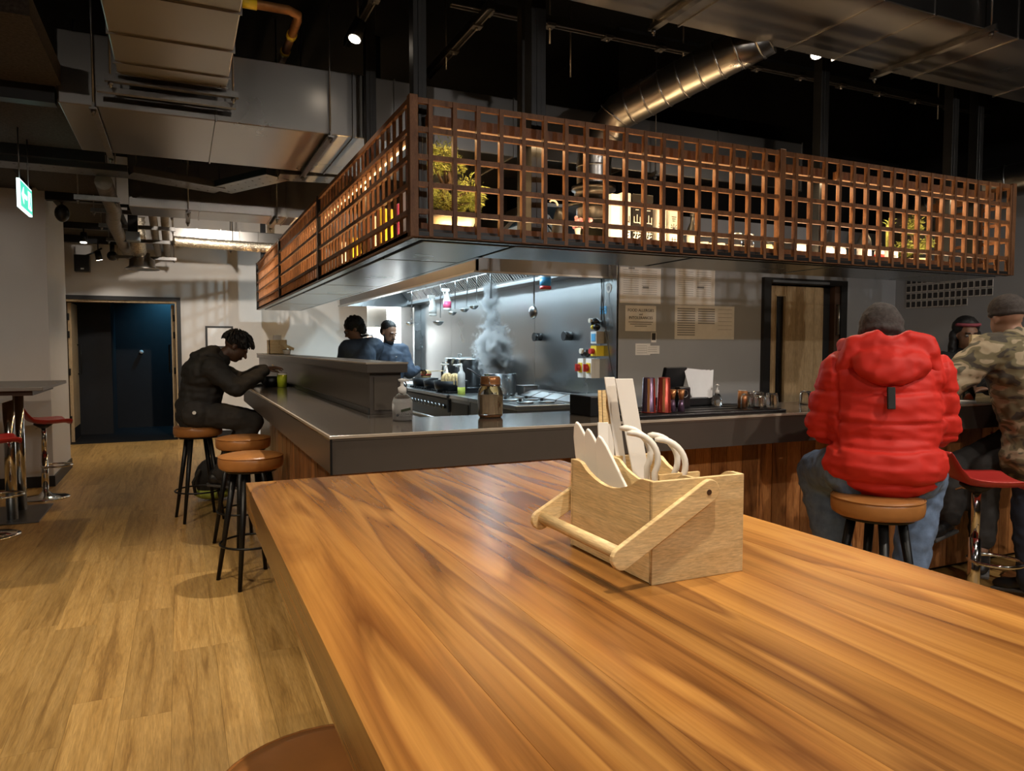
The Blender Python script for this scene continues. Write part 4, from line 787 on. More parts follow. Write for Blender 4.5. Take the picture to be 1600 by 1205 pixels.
# left side of the canopy shelf: bright cartons and bottles behind the slats
for k, (y, h, mt, lb) in enumerate([(3.84, .26, 'blue_label', 'bright blue carton behind the slats at the canopy corner'), (4.02, .30, 'white_card', 'white lettered carton behind the side slats'), (4.20, .22, 'pink_label', 'pink carton behind the side slats'), (4.6, .26, 'yellow_plastic', 'yellow carton behind the side slats'), (4.78, .24, 'napkin', 'cream carton behind the side slats'), (5.5, .2, 'yellow_plastic', 'yellow-labelled carton beyond the hanger post'), (5.9, .22, 'napkin', 'pale carton beside the panel post of the canopy side')]):
    t = thing('carton', lb, 'carton', (1.33, y, SZ)); obj('carton_body', MB().box(1.17, 1.25, y-.045, y+.045, SZ, SZ+h), mt, t, bevel=.002); obj('flap', MB().box(1.175, 1.245, y-.04, y+.04, SZ+h, SZ+h+.003), 'white_card', t)
# ================================================================ notices and pictures on the walls
YW = 5.498
def notice(name, label, x0, x1, z0, z1, lines, mat='paper', ink='grey_ink', y=YW):
    t = thing(name, label, 'notice', ((x0+x1)/2, y, z0)); obj('sheet', MB().box(x0, x1, y-.002, y, z0, z1), mat, t); m = MB()
    for a, b2, z, h in lines: m.box(x0+(x1-x0)*a, x0+(x1-x0)*b2, y-.003, y-.002, z0+(z1-z0)*z-h/2, z0+(z1-z0)*z+h/2)
    if lines: obj('print', m, ink, t)
    return t
ln = [(.08+.45*(k % 2), .45+.45*(k % 2), .92-.06*(k//2), .0035) for k in range(24)]
notice('menu_sheet', 'printed menu sheet above the food allergies notice', 3.56, 4.0, 1.81, 2.13, ln+[(.2, .35, .97, .014), (.55, .7, .45, .02)])
notice('menu_sheet', 'tall printed menu sheet beside the larger landscape sheet', 4.16, 4.62, 1.81, 2.14, ln+[(.55, .72, .5, .02)])
notice('wall_chart', 'large landscape chart with text columns and a line drawing', 4.16, 4.86, 1.49, 1.805, [(.04, .33, .9-.07*k, .012) for k in range(12)]+[(.38, .66, .9-.07*k, .012) for k in range(7)]+[(.72, .96, .9-.12*k, .003) for k in range(6)], 'paper')
t = notice('allergy_notice', 'white food allergies and intolerances notice taped to the grey wall', 3.62, 3.95, 1.56, 1.79, [(.1, .9, .36, .005), (.15, .85, .28, .005), (.3, .7, .2, .005)], 'paper', 'ink')
for s, z in (('FOOD ALLERGIES', 1.747), ('and', 1.712), ('INTOLERANCES', 1.68)): text('lettering', s, .036 if len(s) > 3 else .026, (3.785, YW-.003, z), (1, 0, 0), (0, 0, 1), 'ink', t)
t = notice('photo_card', 'small dark photo card under the allergy notice', 3.90, 3.955, 1.46, 1.55, []); obj('picture', MB().box(3.907, 3.948, YW-.003, YW-.002, 1.48, 1.545), 'ink', t)
notice('note_paper', 'pale handwritten note below the allergy notice', 3.73, 3.89, 1.345, 1.45, [(.1, .8, .8-.2*k, .003) for k in range(4)], 'paper'); notice('note_paper', 'tilted handwritten slip overlapping the pale note', 3.85, 3.99, 1.355, 1.43, [(.1, .8, .8-.25*k, .003) for k in range(3)], 'paper', y=YW-.0035)
for r in range(4):
    for k in range(15 if r < 3 else 11):
        y, z = 5.34-k*.0615, 2.115-r*.083
        o = one('photo_print', MB().box(7.094, 7.099, y-.026, y+.026, z-.036, z+.036), 'white_card', 'small dark instant photo in the grid on the right-hand wall', 'photo', 'instant photos on the wall'); obj('picture', MB().box(7.092, 7.094, y-.021, y+.021, z-.026, z+.031), 'ink', o)
pf = thing('picture_frame', 'black framed print on the far wall behind the seated man', 'picture', (.55, 12.19, 1.45)); obj('frame', MB().box(.36, .76, 12.17, 12.2, 1.40, 1.74), 'black_frame', pf); obj('print', MB().box(.39, .73, 12.166, 12.172, 1.43, 1.71), 'paper', pf)
# ================================================================ things on the bar
t = thing('hand_sanitiser', 'clear pump bottle of alcohol hand gel on the bar corner', 'pump bottle', (.93, 3.26, CT)); c = (.93, 3.26, CT)
obj('bottle', MB().lathe(c, [(.043, 0), (.047, .006), (.047, .085), (.040, .105), (.02, .125), (.019, .132)], 24), 'clear_glass', t); obj('gel', MB().lathe((c[0], c[1], CT+.004), [(.043, 0), (.044, .08), (.001, .081)], 24), 'white_card', t)
obj('pump', MB().lathe(c, [(.020, .128), (.020, .152), (.012, .156), (.008, .16), (.008, .178), (.018, .182), (.019, .19), (.001, .194)], 16).bar((.93, 3.26, CT+.186), (.955, 3.238, CT+.184), .012, .009), 'napkin', t)
fd = V((-.285, -.958, 0)); sd = V((.958, -.285, 0))
text('lettering', 'ALCOHOL', .015, V(c)+fd*.0478+V((0, 0, .032))+sd*.012, sd, (0, 0, 1), 'ink', t, .0004); text('lettering', 'HAND SANITISER', .007, V(c)+fd*.0478+V((0, 0, .020))+sd*.012, sd, (0, 0, 1), 'ink', t, .0004)
obj('emblem', MB().cyl(V(c)+fd*.046-sd*.022+V((0, 0, .027)), V(c)+fd*.048-sd*.022+V((0, 0, .027)), .006, 12), 'ink', t); obj('leaf_print', MB().obox(V(c)+fd*.047+sd*.016+V((0, 0, .052)), sd*.022+V((0, 0, .005)), fd*.0012, (0, 0, .006)), 'leaf_dark', t)
t = thing('tip_jar', 'clip-top glass jar holding folded banknotes and coins', 'jar', (1.357, 3.225, CT)); c = (1.357, 3.225, CT)
obj('jar_glass', MB().lathe(c, [(.05, 0), (.060, .012), (.062, .10), (.058, .13), (.046, .15), (.046, .165)], 28), 'clear_glass', t)
obj('clip_lid', MB().lathe(c, [(.048, .152), (.049, .163), (.048, .166), (.049, .172), (.049, .188), (.045, .198), (.001, .199)], 28), 'orange_metal', t); obj('clip_wire', MB().ring((1.357, 3.225, CT+.158), .05, .002, 24, 6).tube([(1.33, 3.18, CT+.195), (1.33, 3.17, CT+.165), (1.345, 3.168, CT+.15)], .002, 6), 'steel', t)
nt_ = obj('banknotes', MB().obox((1.34, 3.205, CT+.065), (.034, -.006, 0), (.0, .012, 0), (0, 0, .045)).obox((1.375, 3.212, CT+.062), (.02, .012, .0), (-.006, .012, 0), (0, 0, .043)), 'door_oak', t)
obj('note_print', MB().cyl((1.377, 3.192, CT+.065), (1.3745, 3.1885, CT+.065), .013, 16), 'spice', nt_); obj('coins', MB().lathe((1.357, 3.225, CT+.004), [(.052, 0), (.052, .012), (.001, .016)], 20), 'orange_metal', t)
t = thing('cash_box', 'low black box on the bar behind the bamboo caddy', 'box', (1.9, 3.15, CT)); obj('case', MB().box(1.80, 2.04, 3.03, 3.24, CT, CT+.10), 'black_plastic', t, bevel=.006); obj('slot', MB().box(1.84, 2.0, 3.027, 3.03, CT+.06, CT+.066), 'steel_dark', t)
mt_ = thing('bar_mat', 'long black rubber bar mat on the counter', 'bar mat', (2.4, 3.0, CT)); obj('mat_base', MB().box(1.90, 2.88, 2.85, 3.30, CT, CT+.014), 'black_plastic', mt_, bevel=.004)
for k in range(4): obj('mat_rib', MB().box(1.91, 2.87, 2.88+k*.11, 2.89+k*.11, CT+.014, CT+.018), 'black_plastic', mt_)
MZ = CT+.018
for x, y, mt, lb in [(2.075, 2.94, 'purple_glass', 'tall mirrored shaker tin nearest the paper chopstick sleeves'), (2.15, 2.92, 'red_metal', 'tall coppery shaker tin beside the small jiggers')]:
    t = thing('shaker_tin', lb, 'shaker', (x, y, MZ)); obj('tin', MB().lathe((x, y, MZ), [(.036, 0), (.035, .004), (.029, .17), (.024, .173), (.001, .173)], 24), mt, t); obj('rim', MB().ring((x, y, MZ+.004), .036, .003, 24, 6), 'red_metal', t)
    for a, m2 in ((-2.2, 'orange_metal'), (-1.2, 'red_metal')): obj('reflection_strip', MB().bar((x+.036*math.cos(a), y+.036*math.sin(a), MZ+.005), (x+.0295*math.cos(a), y+.0295*math.sin(a), MZ+.168), .012, .002, (math.cos(a), math.sin(a), 0)), m2, t)  # reflections on the tins put in as coloured strips
for x, y, lb in [(2.225, 2.95, 'copper jigger beside the coppery shaker tin'), (2.262, 2.93, 'copper jigger on the till side of its twin')]:
    t = thing('jigger', lb, 'jigger', (x, y, MZ)); obj('lower_cup', MB().lathe((x, y, MZ), [(.019, 0), (.010, .06)], 18), 'purple_glass', t); obj('upper_cup', MB().lathe((x, y, MZ+.06), [(.010, 0), (.019, .05)], 18), 'orange_metal', t)
t = thing('till_terminal', 'black card terminal and till screen behind the jiggers', 'till', (2.55, 3.25, MZ)); obj('screen', MB().obox((2.47, 3.27, MZ+.145), (.085, .02, 0), (-.004, .012, .002), (0, -.02, .065)), 'black_plastic', t, bevel=.006); obj('base', MB().box(2.36, 2.68, 3.19, 3.29, MZ, MZ+.045), 'black_plastic', t, bevel=.006); obj('stand', MB().box(2.42, 2.50, 3.24, 3.28, MZ+.045, MZ+.1), 'black_plastic', t)
t = thing('card_reader', 'small black camera-like reader with a round ring on its face', 'reader', (2.42, 3.12, MZ)); obj('case', MB().box(2.385, 2.455, 3.10, 3.15, MZ, MZ+.11), 'black_plastic', t, bevel=.006); obj('lens_ring', MB().tube([V((2.415, 3.098, MZ+.075))+V((.02*math.cos(a), 0, .02*math.sin(a))) for a in [2*PI*i/20 for i in range(20)]], .0025, 6, True), 'steel', t)
t = thing('order_slips', 'sheaf of white order slips propped beside the till', 'papers', (2.63, 3.24, MZ))
for k in range(4): obj('slip', MB().obox((2.60+.012*k, 3.235-.006*k, MZ+.125-.006*k), V((.055, -.01, .006*(k-1))), (.0, .0006, 0), V((.01*(k-1), .02, .075))), 'paper', t)
for k in range(7): obj('writing', MB().obox((2.632, 3.2135+.0030*k*1.0, MZ+.08+.011*k), V((.032-.004*(k % 3), -.0058, .003)), (0, .0008, 0), (0, .0004, .0016)), 'grey_ink', t)
t = thing('hand_sanitiser', 'small clear pump bottle between order slips and metal cup', 'pump bottle', (2.69, 3.17, MZ)); obj('bottle', MB().lathe((2.69, 3.17, CT+.0), [(.028, .001), (.03, .05), (.018, .075), (.01, .085)], 18), 'clear_glass', t); obj('pump', MB().lathe((2.69, 3.17, CT), [(.012, .08), (.012, .10), (.005, .102), (.005, .125), (.014, .128), (.001, .135)], 12), 'white_plastic', t)
t = thing('metal_cup', 'straight brass-toned metal cup on the bar mat', 'cup', (2.70, 2.98, MZ)); obj('cup_body', MB().lathe((2.70, 2.98, MZ), [(.025, 0), (.025, .09), (.022, .09), (.022, .01), (.001, .008)], 22), 'orange_metal', t); obj('rim', MB().ring((2.70, 2.98, MZ+.09), .0235, .002, 22, 6), 'steel', t)
def tumbler(x, y, z, label, inv=True, grp='tumblers upside down on the bar mat'):
    pr = [(.036, 0), (.033, .06), (.028, .08), (.001, .082)] if inv else [(.001, .008), (.026, .006), (.028, 0), (.036, .11)]
    pr2 = [(.033, .0), (.030, .058), (.025, .074), (.001, .075)] if inv else [(.001, .012), (.024, .012), (.033, .11)]
    t = thing('tumbler', label, 'glass', (x, y, z), grp); obj('outer_wall', MB().lathe((x, y, z), pr+list(reversed(pr2)) if inv else list(reversed(pr2))[::1]+[] or pr, 20), 'clear_glass', t); obj('rim', MB().ring((x, y, z+(.003 if inv else .11)), .034, .0022, 20, 6), 'clear_glass', t); return t
for x, y in [(2.66, 2.90), (2.735, 2.90), (2.79, 2.96), (2.81, 2.885), (2.84, 3.03), (2.76, 3.03)]: tumbler(x, y, MZ, 'clear tumbler turned upside down on the bar mat')
tumbler(3.35, 3.17, CT, 'clear tumbler turned upside down in front of the timber door', True, None); tumbler(3.42, 3.08, CT, 'taller clear glass by the sleeve of the red jacket', False, None)
# left arm of the bar
t = thing('green_drink', 'tall glass of bright green drink on the bar', 'drink', (.775, 6.36, CT)); c = (.775, 6.36, CT); obj('drink', MB().lathe(c, [(.038, .001), (.042, .105), (.001, .106)], 22), 'green_drink', t); obj('glass_rim', MB().ring((c[0], c[1], CT+.119), .0415, .0022, 24, 6), 'clear_glass', t); obj('foam', MB().lathe((c[0], c[1], CT+.104), [(.039, 0), (.037, .012), (.001, .014)], 18), 'napkin', t)
t = thing('noodle_bowl', 'black bowl between the seated man and the green drink', 'bowl', (.68, 6.5, CT)); obj('bowl_body', MB().lathe((.70, 6.52, CT), [(.05, 0), (.06, .01), (.11, .085), (.105, .085), (.05, .02), (.001, .018)], 26), 'black_plastic', t); obj('broth', MB().lathe((.70, 6.52, CT+.06), [(.088, 0), (.001, .004)], 22), 'spice', t)
t = thing('serving_tray', 'black tray with pale rim under the bowl on the bar', 'tray', (.68, 6.55, CT)); obj('tray_base', MB().box(.53, .86, 6.62, 6.95, CT, CT+.012), 'black_plastic', t, bevel=.004); obj('tray_rim', MB().box(.53, .86, 6.62, 6.63, CT+.012, CT+.02).box(.53, .54, 6.63, 6.95, CT+.012, CT+.02), 'steel_dark', t)
t = thing('black_dish', 'shallow black dish next to the green drink', 'dish', (.80, 6.15, CT)); obj('dish_body', MB().lathe((.795, 6.62, CT), [(.05, 0), (.065, .02), (.062, .02), (.045, .006)], 22), 'black_plastic', t); obj('dish_foot', MB().lathe((.795, 6.62, CT), [(.05, 0), (.04, .004)], 18), 'black_plastic', t)
t = thing('tea_bowl', 'small speckled tea bowl on the pass shelf', 'bowl', (.94, 7.3, 1.342)); obj('bowl_body', MB().lathe((.94, 7.3, 1.342), [(.022, 0), (.03, .01), (.042, .05), (.039, .05), (.02, .012)], 20), 'ceramic', t); obj('rim_glaze', MB().ring((.94, 7.3, 1.392), .0405, .002, 20, 6), 'dark_wood', t)
# ================================================================ walnut table with the bamboo caddy
TT = 1.05
tb = thing('high_table', 'high walnut plank table standing in front of the bar', 'table', (.64, 1.0, 0)); xs = [.155, .29, .43, .56, .70, .835, .975, 1.125]
for a, b2 in zip(xs[:-1], xs[1:]): obj('board', MB().box(a+.0001, b2-.0001, -.15, 2.085, .975, TT), 'table_walnut', tb, bevel=.0004)
for x in (.50, .78):
    for y in (.1, 1.75): obj('leg', MB().box(x-.035, x+.035, y-.035, y+.035, 0, .90), 'black_metal', tb, bevel=.003)
obj('under_frame', MB().box(.30, .98, .065, .135, .90, .975).box(.30, .98, 1.715, 1.785, .90, .975).box(.465, .535, .135, 1.715, .90, .975).box(.745, .815, .135, 1.715, .90, .975), 'black_metal', tb); obj('foot_rail', MB().box(.48, .52, .135, 1.715, .25, .29).box(.76, .80, .135, 1.715, .25, .29), 'black_metal', tb)
# caddy: x .657-.838, y .922-1.172
cd = thing('bamboo_caddy', 'bamboo cutlery caddy with a folding handle on the walnut table', 'caddy', (.747, 1.047, TT)); ax0, ax1, ay0, ay1, az = .657, .838, .922, 1.172, 1.212
def wavy(x, th):
    n = 24; pts = []
    for i in range(n+1):
        s = i/n; e = min(1, max(0, (abs(s-.5)-.30)/.12)); e = e*e*(3-2*e); dip = .030*(1-e)*(math.cos((s-.5)*PI/.84) if abs(s-.5) < .42 else 0)
        pts.append((x, ay0+.002+(ay1-ay0-.004)*s, az-dip))
    return MB().prism([(x, ay0+.002, TT+.002), (x, ay1-.002, TT+.002)]+list(reversed(pts)), (th, 0, 0))
obj('side_panel', wavy(ax0, .008), 'bamboo', cd); obj('side_panel', wavy(ax1-.008, .008), 'bamboo', cd); obj('divider', wavy(.738, .006), 'bamboo', cd)
obj('end_panel', MB().box(ax0, ax1, ay0-.004, ay0+.004, TT, az), 'bamboo', cd, bevel=.001); obj('end_panel', MB().box(ax0, ax1, ay1-.004, ay1+.004, TT, az), 'bamboo', cd, bevel=.001)
obj('cross_divider', MB().box(.744, ax1-.008, 1.02, 1.026, TT+.004, az-.012), 'bamboo', cd); obj('base', MB().box(ax0+.008, ax1-.008, ay0+.004, ay1-.004, TT+.001, TT+.008), 'bamboo', cd)
piv, end = V((.757, 0, 1.190)), V((.600, 0, 1.104))
hn = obj('handle', MB().cyl((end.x, ay0-.006, end.z+.002), (end.x, ay1+.006, end.z+.002), .0105, 18), 'bamboo', cd)
for y in (ay0-.015, ay1+.005):
    d = (end-piv).normalized(); n = V((-d.z, 0, d.x)); w = .018; pl = []
    pl += arc(piv-d*.004, w, math.atan2(1, 0), math.atan2(1, 0)+PI, 8, -d*-1, n); pl = [piv-d*.004+w*(math.cos(a)*(-d)+math.sin(a)*n) for a in [-PI/2+PI*i/8 for i in range(9)]]+[end+d*.004+w*(math.cos(a)*d-math.sin(a)*n) for a in [-PI/2+PI*i/8 for i in range(9)]]
    arm = obj('handle_arm', MB().prism([(p.x, y, p.z) for p in pl], (0, .010, 0)), 'bamboo', cd, bevel=.0015)
    yy = y-.001 if y < 1 else y+.010; obj('pivot', MB().cyl((piv.x, yy, piv.z), (piv.x, yy+.0012, piv.z), .0045, 14), 'dark_wood', arm); obj('spacer', MB().cyl((piv.x, y+.010 if y < 1 else y-.003, piv.z), (piv.x, y+.0115 if y < 1 else y, piv.z), .006, 10), 'bamboo', arm)
# napkins, spoons, chopsticks standing in it
def leafy(c, up, side, L, w, th):
    """pointed folded napkin"""
    c, up, side = V(c), V(up).normalized(), V(side).normalized(); n = up.cross(side)
    pts = [(-w*.85, 0), (-w, L*.4), (-w*1.02, L*.68), (-w*.95, L*.85), (-w*.82, L*.95), (-w*.66, L), (-w*.5, L*.975), (-w*.3, L*.9), (w*.35, L*.56), (w, L*.2), (w*1.15, 0)]
    return MB().prism([c+side*a+up*b2-n*th/2 for a, b2 in pts], n*th)
for k, (y, lb) in enumerate([(1.135, 'pointed folded napkin in the caddy, the tallest one'), (1.105, 'pointed folded napkin between two napkins in the caddy'), (1.075, 'pointed folded napkin nearest the curved spoons')]):
    o = one('folded_napkin', leafy((.697+.004*k, y-.02, TT+.03), (-.10, .16, 1), (.25, -.97, 0), .205-.010*k, .046, .006), 'napkin', lb, 'napkin', None, .002)
def spoon(x, y, z, lb, lean):
    pts = arc((x-.03, y+lean, z-.035), .045, -.5, 1.75, 12, (.75, -.66, 0), (0, 0, 1)); pts = [V((pts[0].x+.004, pts[0].y, TT+.05))]+pts; t = thing('soup_spoon', lb, 'spoon', (x, y, TT+.01))
    m = MB()
    for a, b2 in zip(pts[:-1], pts[1:]): m.bar(a, b2, .018, .006, (.66, .75, 0))
    obj('spoon_handle', MB().tube(pts, [.0055]*(len(pts)-1)+[.0035], 10), 'white_plastic', t); obj('spoon_bowl', MB().ell((pts[0].x, pts[0].y, TT+.034), (.014, 0, 0), (0, .02, 0), (0, 0, .024)), 'white_plastic', t)
for x, y, z, lb in [(.733, 1.045, 1.262, 'curved white spoon handle in front of the paper sleeves'), (.735, 1.070, 1.268, 'curved white spoon handle touching the paper sleeves'), (.795, 1.050, 1.247, 'outer curved white spoon on its own side of the caddy'), (.797, 1.075, 1.252, 'inner curved white spoon on its own side of the caddy')]: spoon(x, y, z, lb, 0)
def sleeve(x, y, zt, w, th, lean, lb, tips):
    t = thing('chopstick_sleeve', lb, 'chopsticks', (x, y, TT+.01)); a = V((x, y, TT+.012)); d = V((lean, .03, zt-TT-.012)); s = V((.93, -.36, 0)); n = d.cross(s).normalized()
    f = .78 if tips else 1.0
    obj('paper_sleeve', MB().prism([a-s*w*.42, a+s*w*.42, a+d*f+s*w*.5, a+d*f-s*w*.5], n*th), 'paper', t, bevel=.001)
    if tips:
        for k in (-1, 1): obj('chopstick', MB().bar(a+d*.1+s*k*w*.2+n*th/2, a+d+s*k*w*.2+n*th/2, w*.32, th*.7, n), 'bamboo', t)
    return t, a, d, s, n
t, a, d, s, n = sleeve(.720, 1.150, 1.338, .020, .006, .006, 'chopsticks with bare wooden ends in a stamped paper sleeve', True)
pc = a+d*.52-n*.0006; sg = -1 if n.y > 0 else 1
nn = n if n.y < 0 else -n; pc = a+d*.55+(n*.0066 if n.y < 0 else -n*.0006)
obj('stamp_ring', MB().tube([pc+.006*(math.cos(b2)*s+math.sin(b2)*d.normalized()) for b2 in [2*PI*i/18 for i in range(18)]], .0006, 5, True), 'ink', t); obj('stamp_mark', MB().tube([pc+.003*(math.cos(b2)*s+math.sin(b2)*d.normalized()) for b2 in [1+3.6*i/10 for i in range(11)]], .0007, 5), 'ink', t)
sleeve(.737, 1.160, 1.332, .018, .006, .010, 'bare-ended chopsticks half hidden behind the stamped sleeve', True)
sleeve(.778, 1.155, 1.362, .020, .006, -.032, 'narrow closed paper chopstick sleeve in the caddy', False); sleeve(.805, 1.125, 1.360, .034, .007, -.046, 'wide glossy closed paper chopstick sleeve, tallest in the caddy', False)
# the second caddy, on the pass shelf
t = thing('bamboo_caddy', 'brown bamboo caddy standing on the pass shelf', 'caddy', (.94, 8.2, 1.342)); x0, x1, y0, y1, z0 = .85, 1.03, 8.0, 8.2, 1.342
obj('body', MB().box(x0, x1, y0, y0+.008, z0, z0+.15).box(x0, x1, y1-.008, y1, z0, z0+.15).box(x0, x0+.008, y0, y1, z0, z0+.15).box(x1-.008, x1, y0, y1, z0, z0+.15).box(x0, x1, y0, y1, z0, z0+.008), 'bamboo', t); obj('handle_arm', MB().bar((.95, y0-.006, z0+.12), (1.10, y0-.006, z0+.05), .012, .03), 'bamboo', t); obj('handle', MB().cyl((1.09, y0-.01, z0+.055), (1.09, y1+.01, z0+.055), .012), 'bamboo', t)
one('folded_napkin', MB().box(.90, .98, 8.05, 8.07, z0+.01, z0+.20), 'napkin', 'white napkin standing in the brown caddy on the pass shelf', 'napkin')
# ================================================================ stools and left tables
def bar_stool(label):
    t = thing('bar_stool', label, 'bar stool')
    st_ = obj('seat', MB().lathe((0, 0, 0), [(.17, .69), (.183, .70), (.188, .72), (.188, .752), (.180, .768), (.15, .776), (.001, .779)], 36), 'tan_leather', t); obj('seat_piping', MB().ring((0, 0, .764), .185, .004, 36, 6), 'tan_leather', st_)
    obj('seat_base', MB().lathe((0, 0, 0), [(.15, .675), (.15, .69)], 28), 'black_metal', t)
    for k in range(4):
        a = PI/4+k*PI/2; obj('leg', MB().cone((.10*math.cos(a), .10*math.sin(a), .68), (.215*math.cos(a), .215*math.sin(a), 0), .021, .012, 14), 'black_metal', t)
    obj('foot_ring', MB().ring((0, 0, .24), .185, .007, 36, 8), 'black_metal', t)
    return t
s0 = bar_stool('tan leather bar stool under the man in black'); s0.location = (.12, 6.5, 0); s0.rotation_euler = (0, 0, .2)
dup(s0, (.40, 5.55, 0), .5, 'empty tan leather bar stool beside the man in black'); dup(s0, (.375, 4.62, 0), .35, 'empty tan leather bar stool nearest the corner of the bar'); dup(s0, (.20, 1.06, 0), .3, 'tan leather bar stool tucked under the walnut table'); dup(s0, (2.76, 2.20, 0), .15, 'tan leather bar stool under the person in the red jacket')
def red_stool(label):
    t = thing('swivel_stool', label, 'bar stool'); prof = [(-.20, .155), (-.185, .135), (-.15, .075), (-.11, .028), (-.06, .006), (0, 0), (.08, .0), (.15, .004), (.19, .0), (.205, -.012)]
    vs, fs, sm_ = [], [], []; nv = 12
    for side in (0, 1):
        for x, z in prof:
            for j in range(nv+1):
                v = -1+2*j/nv; wd = .19*(1-.12*max(0, (x-.05)/.15)**2); edge = .018*v*v
                vs.append((x, wd*v, .73+z+edge*(1 if x > -.1 else .4)-(.028*(1-abs(v)**6) if side else 0)-(0.004 if side else 0)))
    m_ = len(prof); N = nv+1
    for i in range(m_-1):
        for j in range(nv):
            a, b2, c_, d_ = i*N+j, i*N+j+1, (i+1)*N+j+1, (i+1)*N+j; fs.append((a, d_, c_, b2)); o_ = m_*N; fs.append((a+o_, b2+o_, c_+o_, d_+o_))
    o_ = m_*N
    for i in range(m_-1): fs += [(i*N, i*N+o_, (i+1)*N+o_, (i+1)*N), (i*N+nv, (i+1)*N+nv, (i+1)*N+nv+o_, i*N+nv+o_)]
    for j in range(nv): fs += [(j, j+1, j+1+o_, j+o_), ((m_-1)*N+j, (m_-1)*N+j+o_, (m_-1)*N+j+1+o_, (m_-1)*N+j+1)]
    obj('seat', MB().add(vs, fs, True), 'red_plastic', t); obj('seat_plate', MB().lathe((0, 0, 0), [(.03, .66), (.08, .695), (.08, .705)], 20), 'black_metal', t)
    obj('post', MB().lathe((0, 0, 0), [(.030, .04), (.030, .42)], 20), 'chrome', t); obj('gas_lift', MB().lathe((0, 0, 0), [(.022, .42), (.022, .69)], 18), 'chrome', t)
    obj('base', MB().lathe((0, 0, 0), [(.20, 0), (.20, .008), (.17, .016), (.06, .03), (.035, .06)], 36), 'chrome', t); obj('foot_ring', MB().ring((.10, 0, .30), .125, .009, 30, 8), 'chrome', t); obj('lever', MB().tube([(0, .03, .67), (-.02, .12, .66), (-.03, .17, .64)], .006, 8), 'chrome', t); return t
r0 = red_stool('red moulded swivel stool in front of the left wall'); r0.location = (-1.18, 7.98, 0); r0.rotation_euler = (0, 0, .35)
dup(r0, (-1.33, 6.52, 0), .3, 'red moulded swivel stool with only its rim showing past the steel poles'); dup(r0, (3.78, 2.42, 0), -.60, 'red moulded swivel stool beside the red jacket'); dup(r0, (4.72, 2.62, 0), -.2, 'red moulded swivel stool half hidden by the camouflage jacket')
t = thing('poseur_table', 'grey-topped high table on steel poles by the left wall', 'table', (-1.4, 7.25, 0)); obj('top', MB().box(-2.0, -1.0, 6.8, 8.12, 1.07, 1.10), 'grey_top', t, bevel=.004); obj('under_frame', MB().box(-1.9, -1.08, 6.86, 7.9, 1.03, 1.07), 'dark_wood', t)
for y in (7.05, 7.44): obj('pole', MB().cyl((-1.28, y, .012), (-1.28, y, 1.03), .042, 20), 'chrome', t)
obj('base_plate', MB().box(-1.8, -1.07, 6.87, 7.62, 0, .012), 'steel_dark', t, bevel=.003)
t = thing('poseur_table', 'grey-topped high table whose corner pokes in before the steel poles', 'table', (-1.5, 5.1, 0)); obj('top', MB().box(-2.0, -1.01, 4.5, 5.7, 1.07, 1.10), 'grey_top', t, bevel=.004); obj('under_frame', MB().box(-1.9, -1.1, 4.6, 5.6, 1.03, 1.07), 'dark_wood', t)
obj('pole', MB().cyl((-1.6, 5.1, .012), (-1.6, 5.1, 1.03), .042, 20), 'chrome', t); obj('base_plate', MB().box(-1.95, -1.25, 4.75, 5.45, 0, .012), 'steel_dark', t, bevel=.003)
# bag under the bar
bg = thing('backpack', 'black backpack with lime trim lying under the bar', 'bag', (.30, 7.2, 0)); obj('bag_body', MB().ell((.26, 7.25, .2), (.17, 0, 0), (0, .13, 0), (0, 0, .2)), 'black_cloth', bg); obj('lime_base', MB().ell((.26, 7.25, .07), (.175, 0, 0), (0, .135, 0), (0, 0, .065)), 'lime_cloth', bg); obj('strap', MB().tube([(.14, 7.15, .3), (.08, 7.1, .2), (.10, 7.12, .08)], .014), 'black_cloth', bg)
# on the right end of the bar
t = thing('display_board', 'pale wooden framed board standing on the right end of the bar', 'frame', (4.85, 3.12, CT)); obj('frame', MB().box(4.74, 4.77, 3.10, 3.12, CT, 1.50).box(4.97, 5.0, 3.10, 3.12, CT, 1.50).box(4.77, 4.97, 3.10, 3.12, 1.47, 1.50).box(4.77, 4.97, 3.10, 3.12, CT, CT+.03), 'bamboo', t); obj('board', MB().box(4.77, 4.97, 3.113, 3.118, CT+.03, 1.47), 'ink', t); obj('stand_foot', MB().box(4.8, 4.94, 3.12, 3.2, CT, CT+.012), 'bamboo', t)
t = thing('red_drink', 'glass of orange-red drink beside the camouflage sleeve', 'drink', (4.5, 2.95, CT)); c = (4.5, 2.95, CT); obj('drink', MB().lathe(c, [(.03, .012), (.040, .115), (.001, .116)], 20), 'red_drink', t); obj('glass_wall', MB().lathe(c, [(.034, 0), (.0435, .14), (.0415, .14), (.032, .008)], 20), 'clear_glass', t)
one('paper_menu', MB().obox((4.33, 2.93, CT+.004), (.10, .02, 0), (-.02, .08, 0), (0, 0, .004)), 'paper', 'white paper menu lying by the orange-red drink', 'menu')
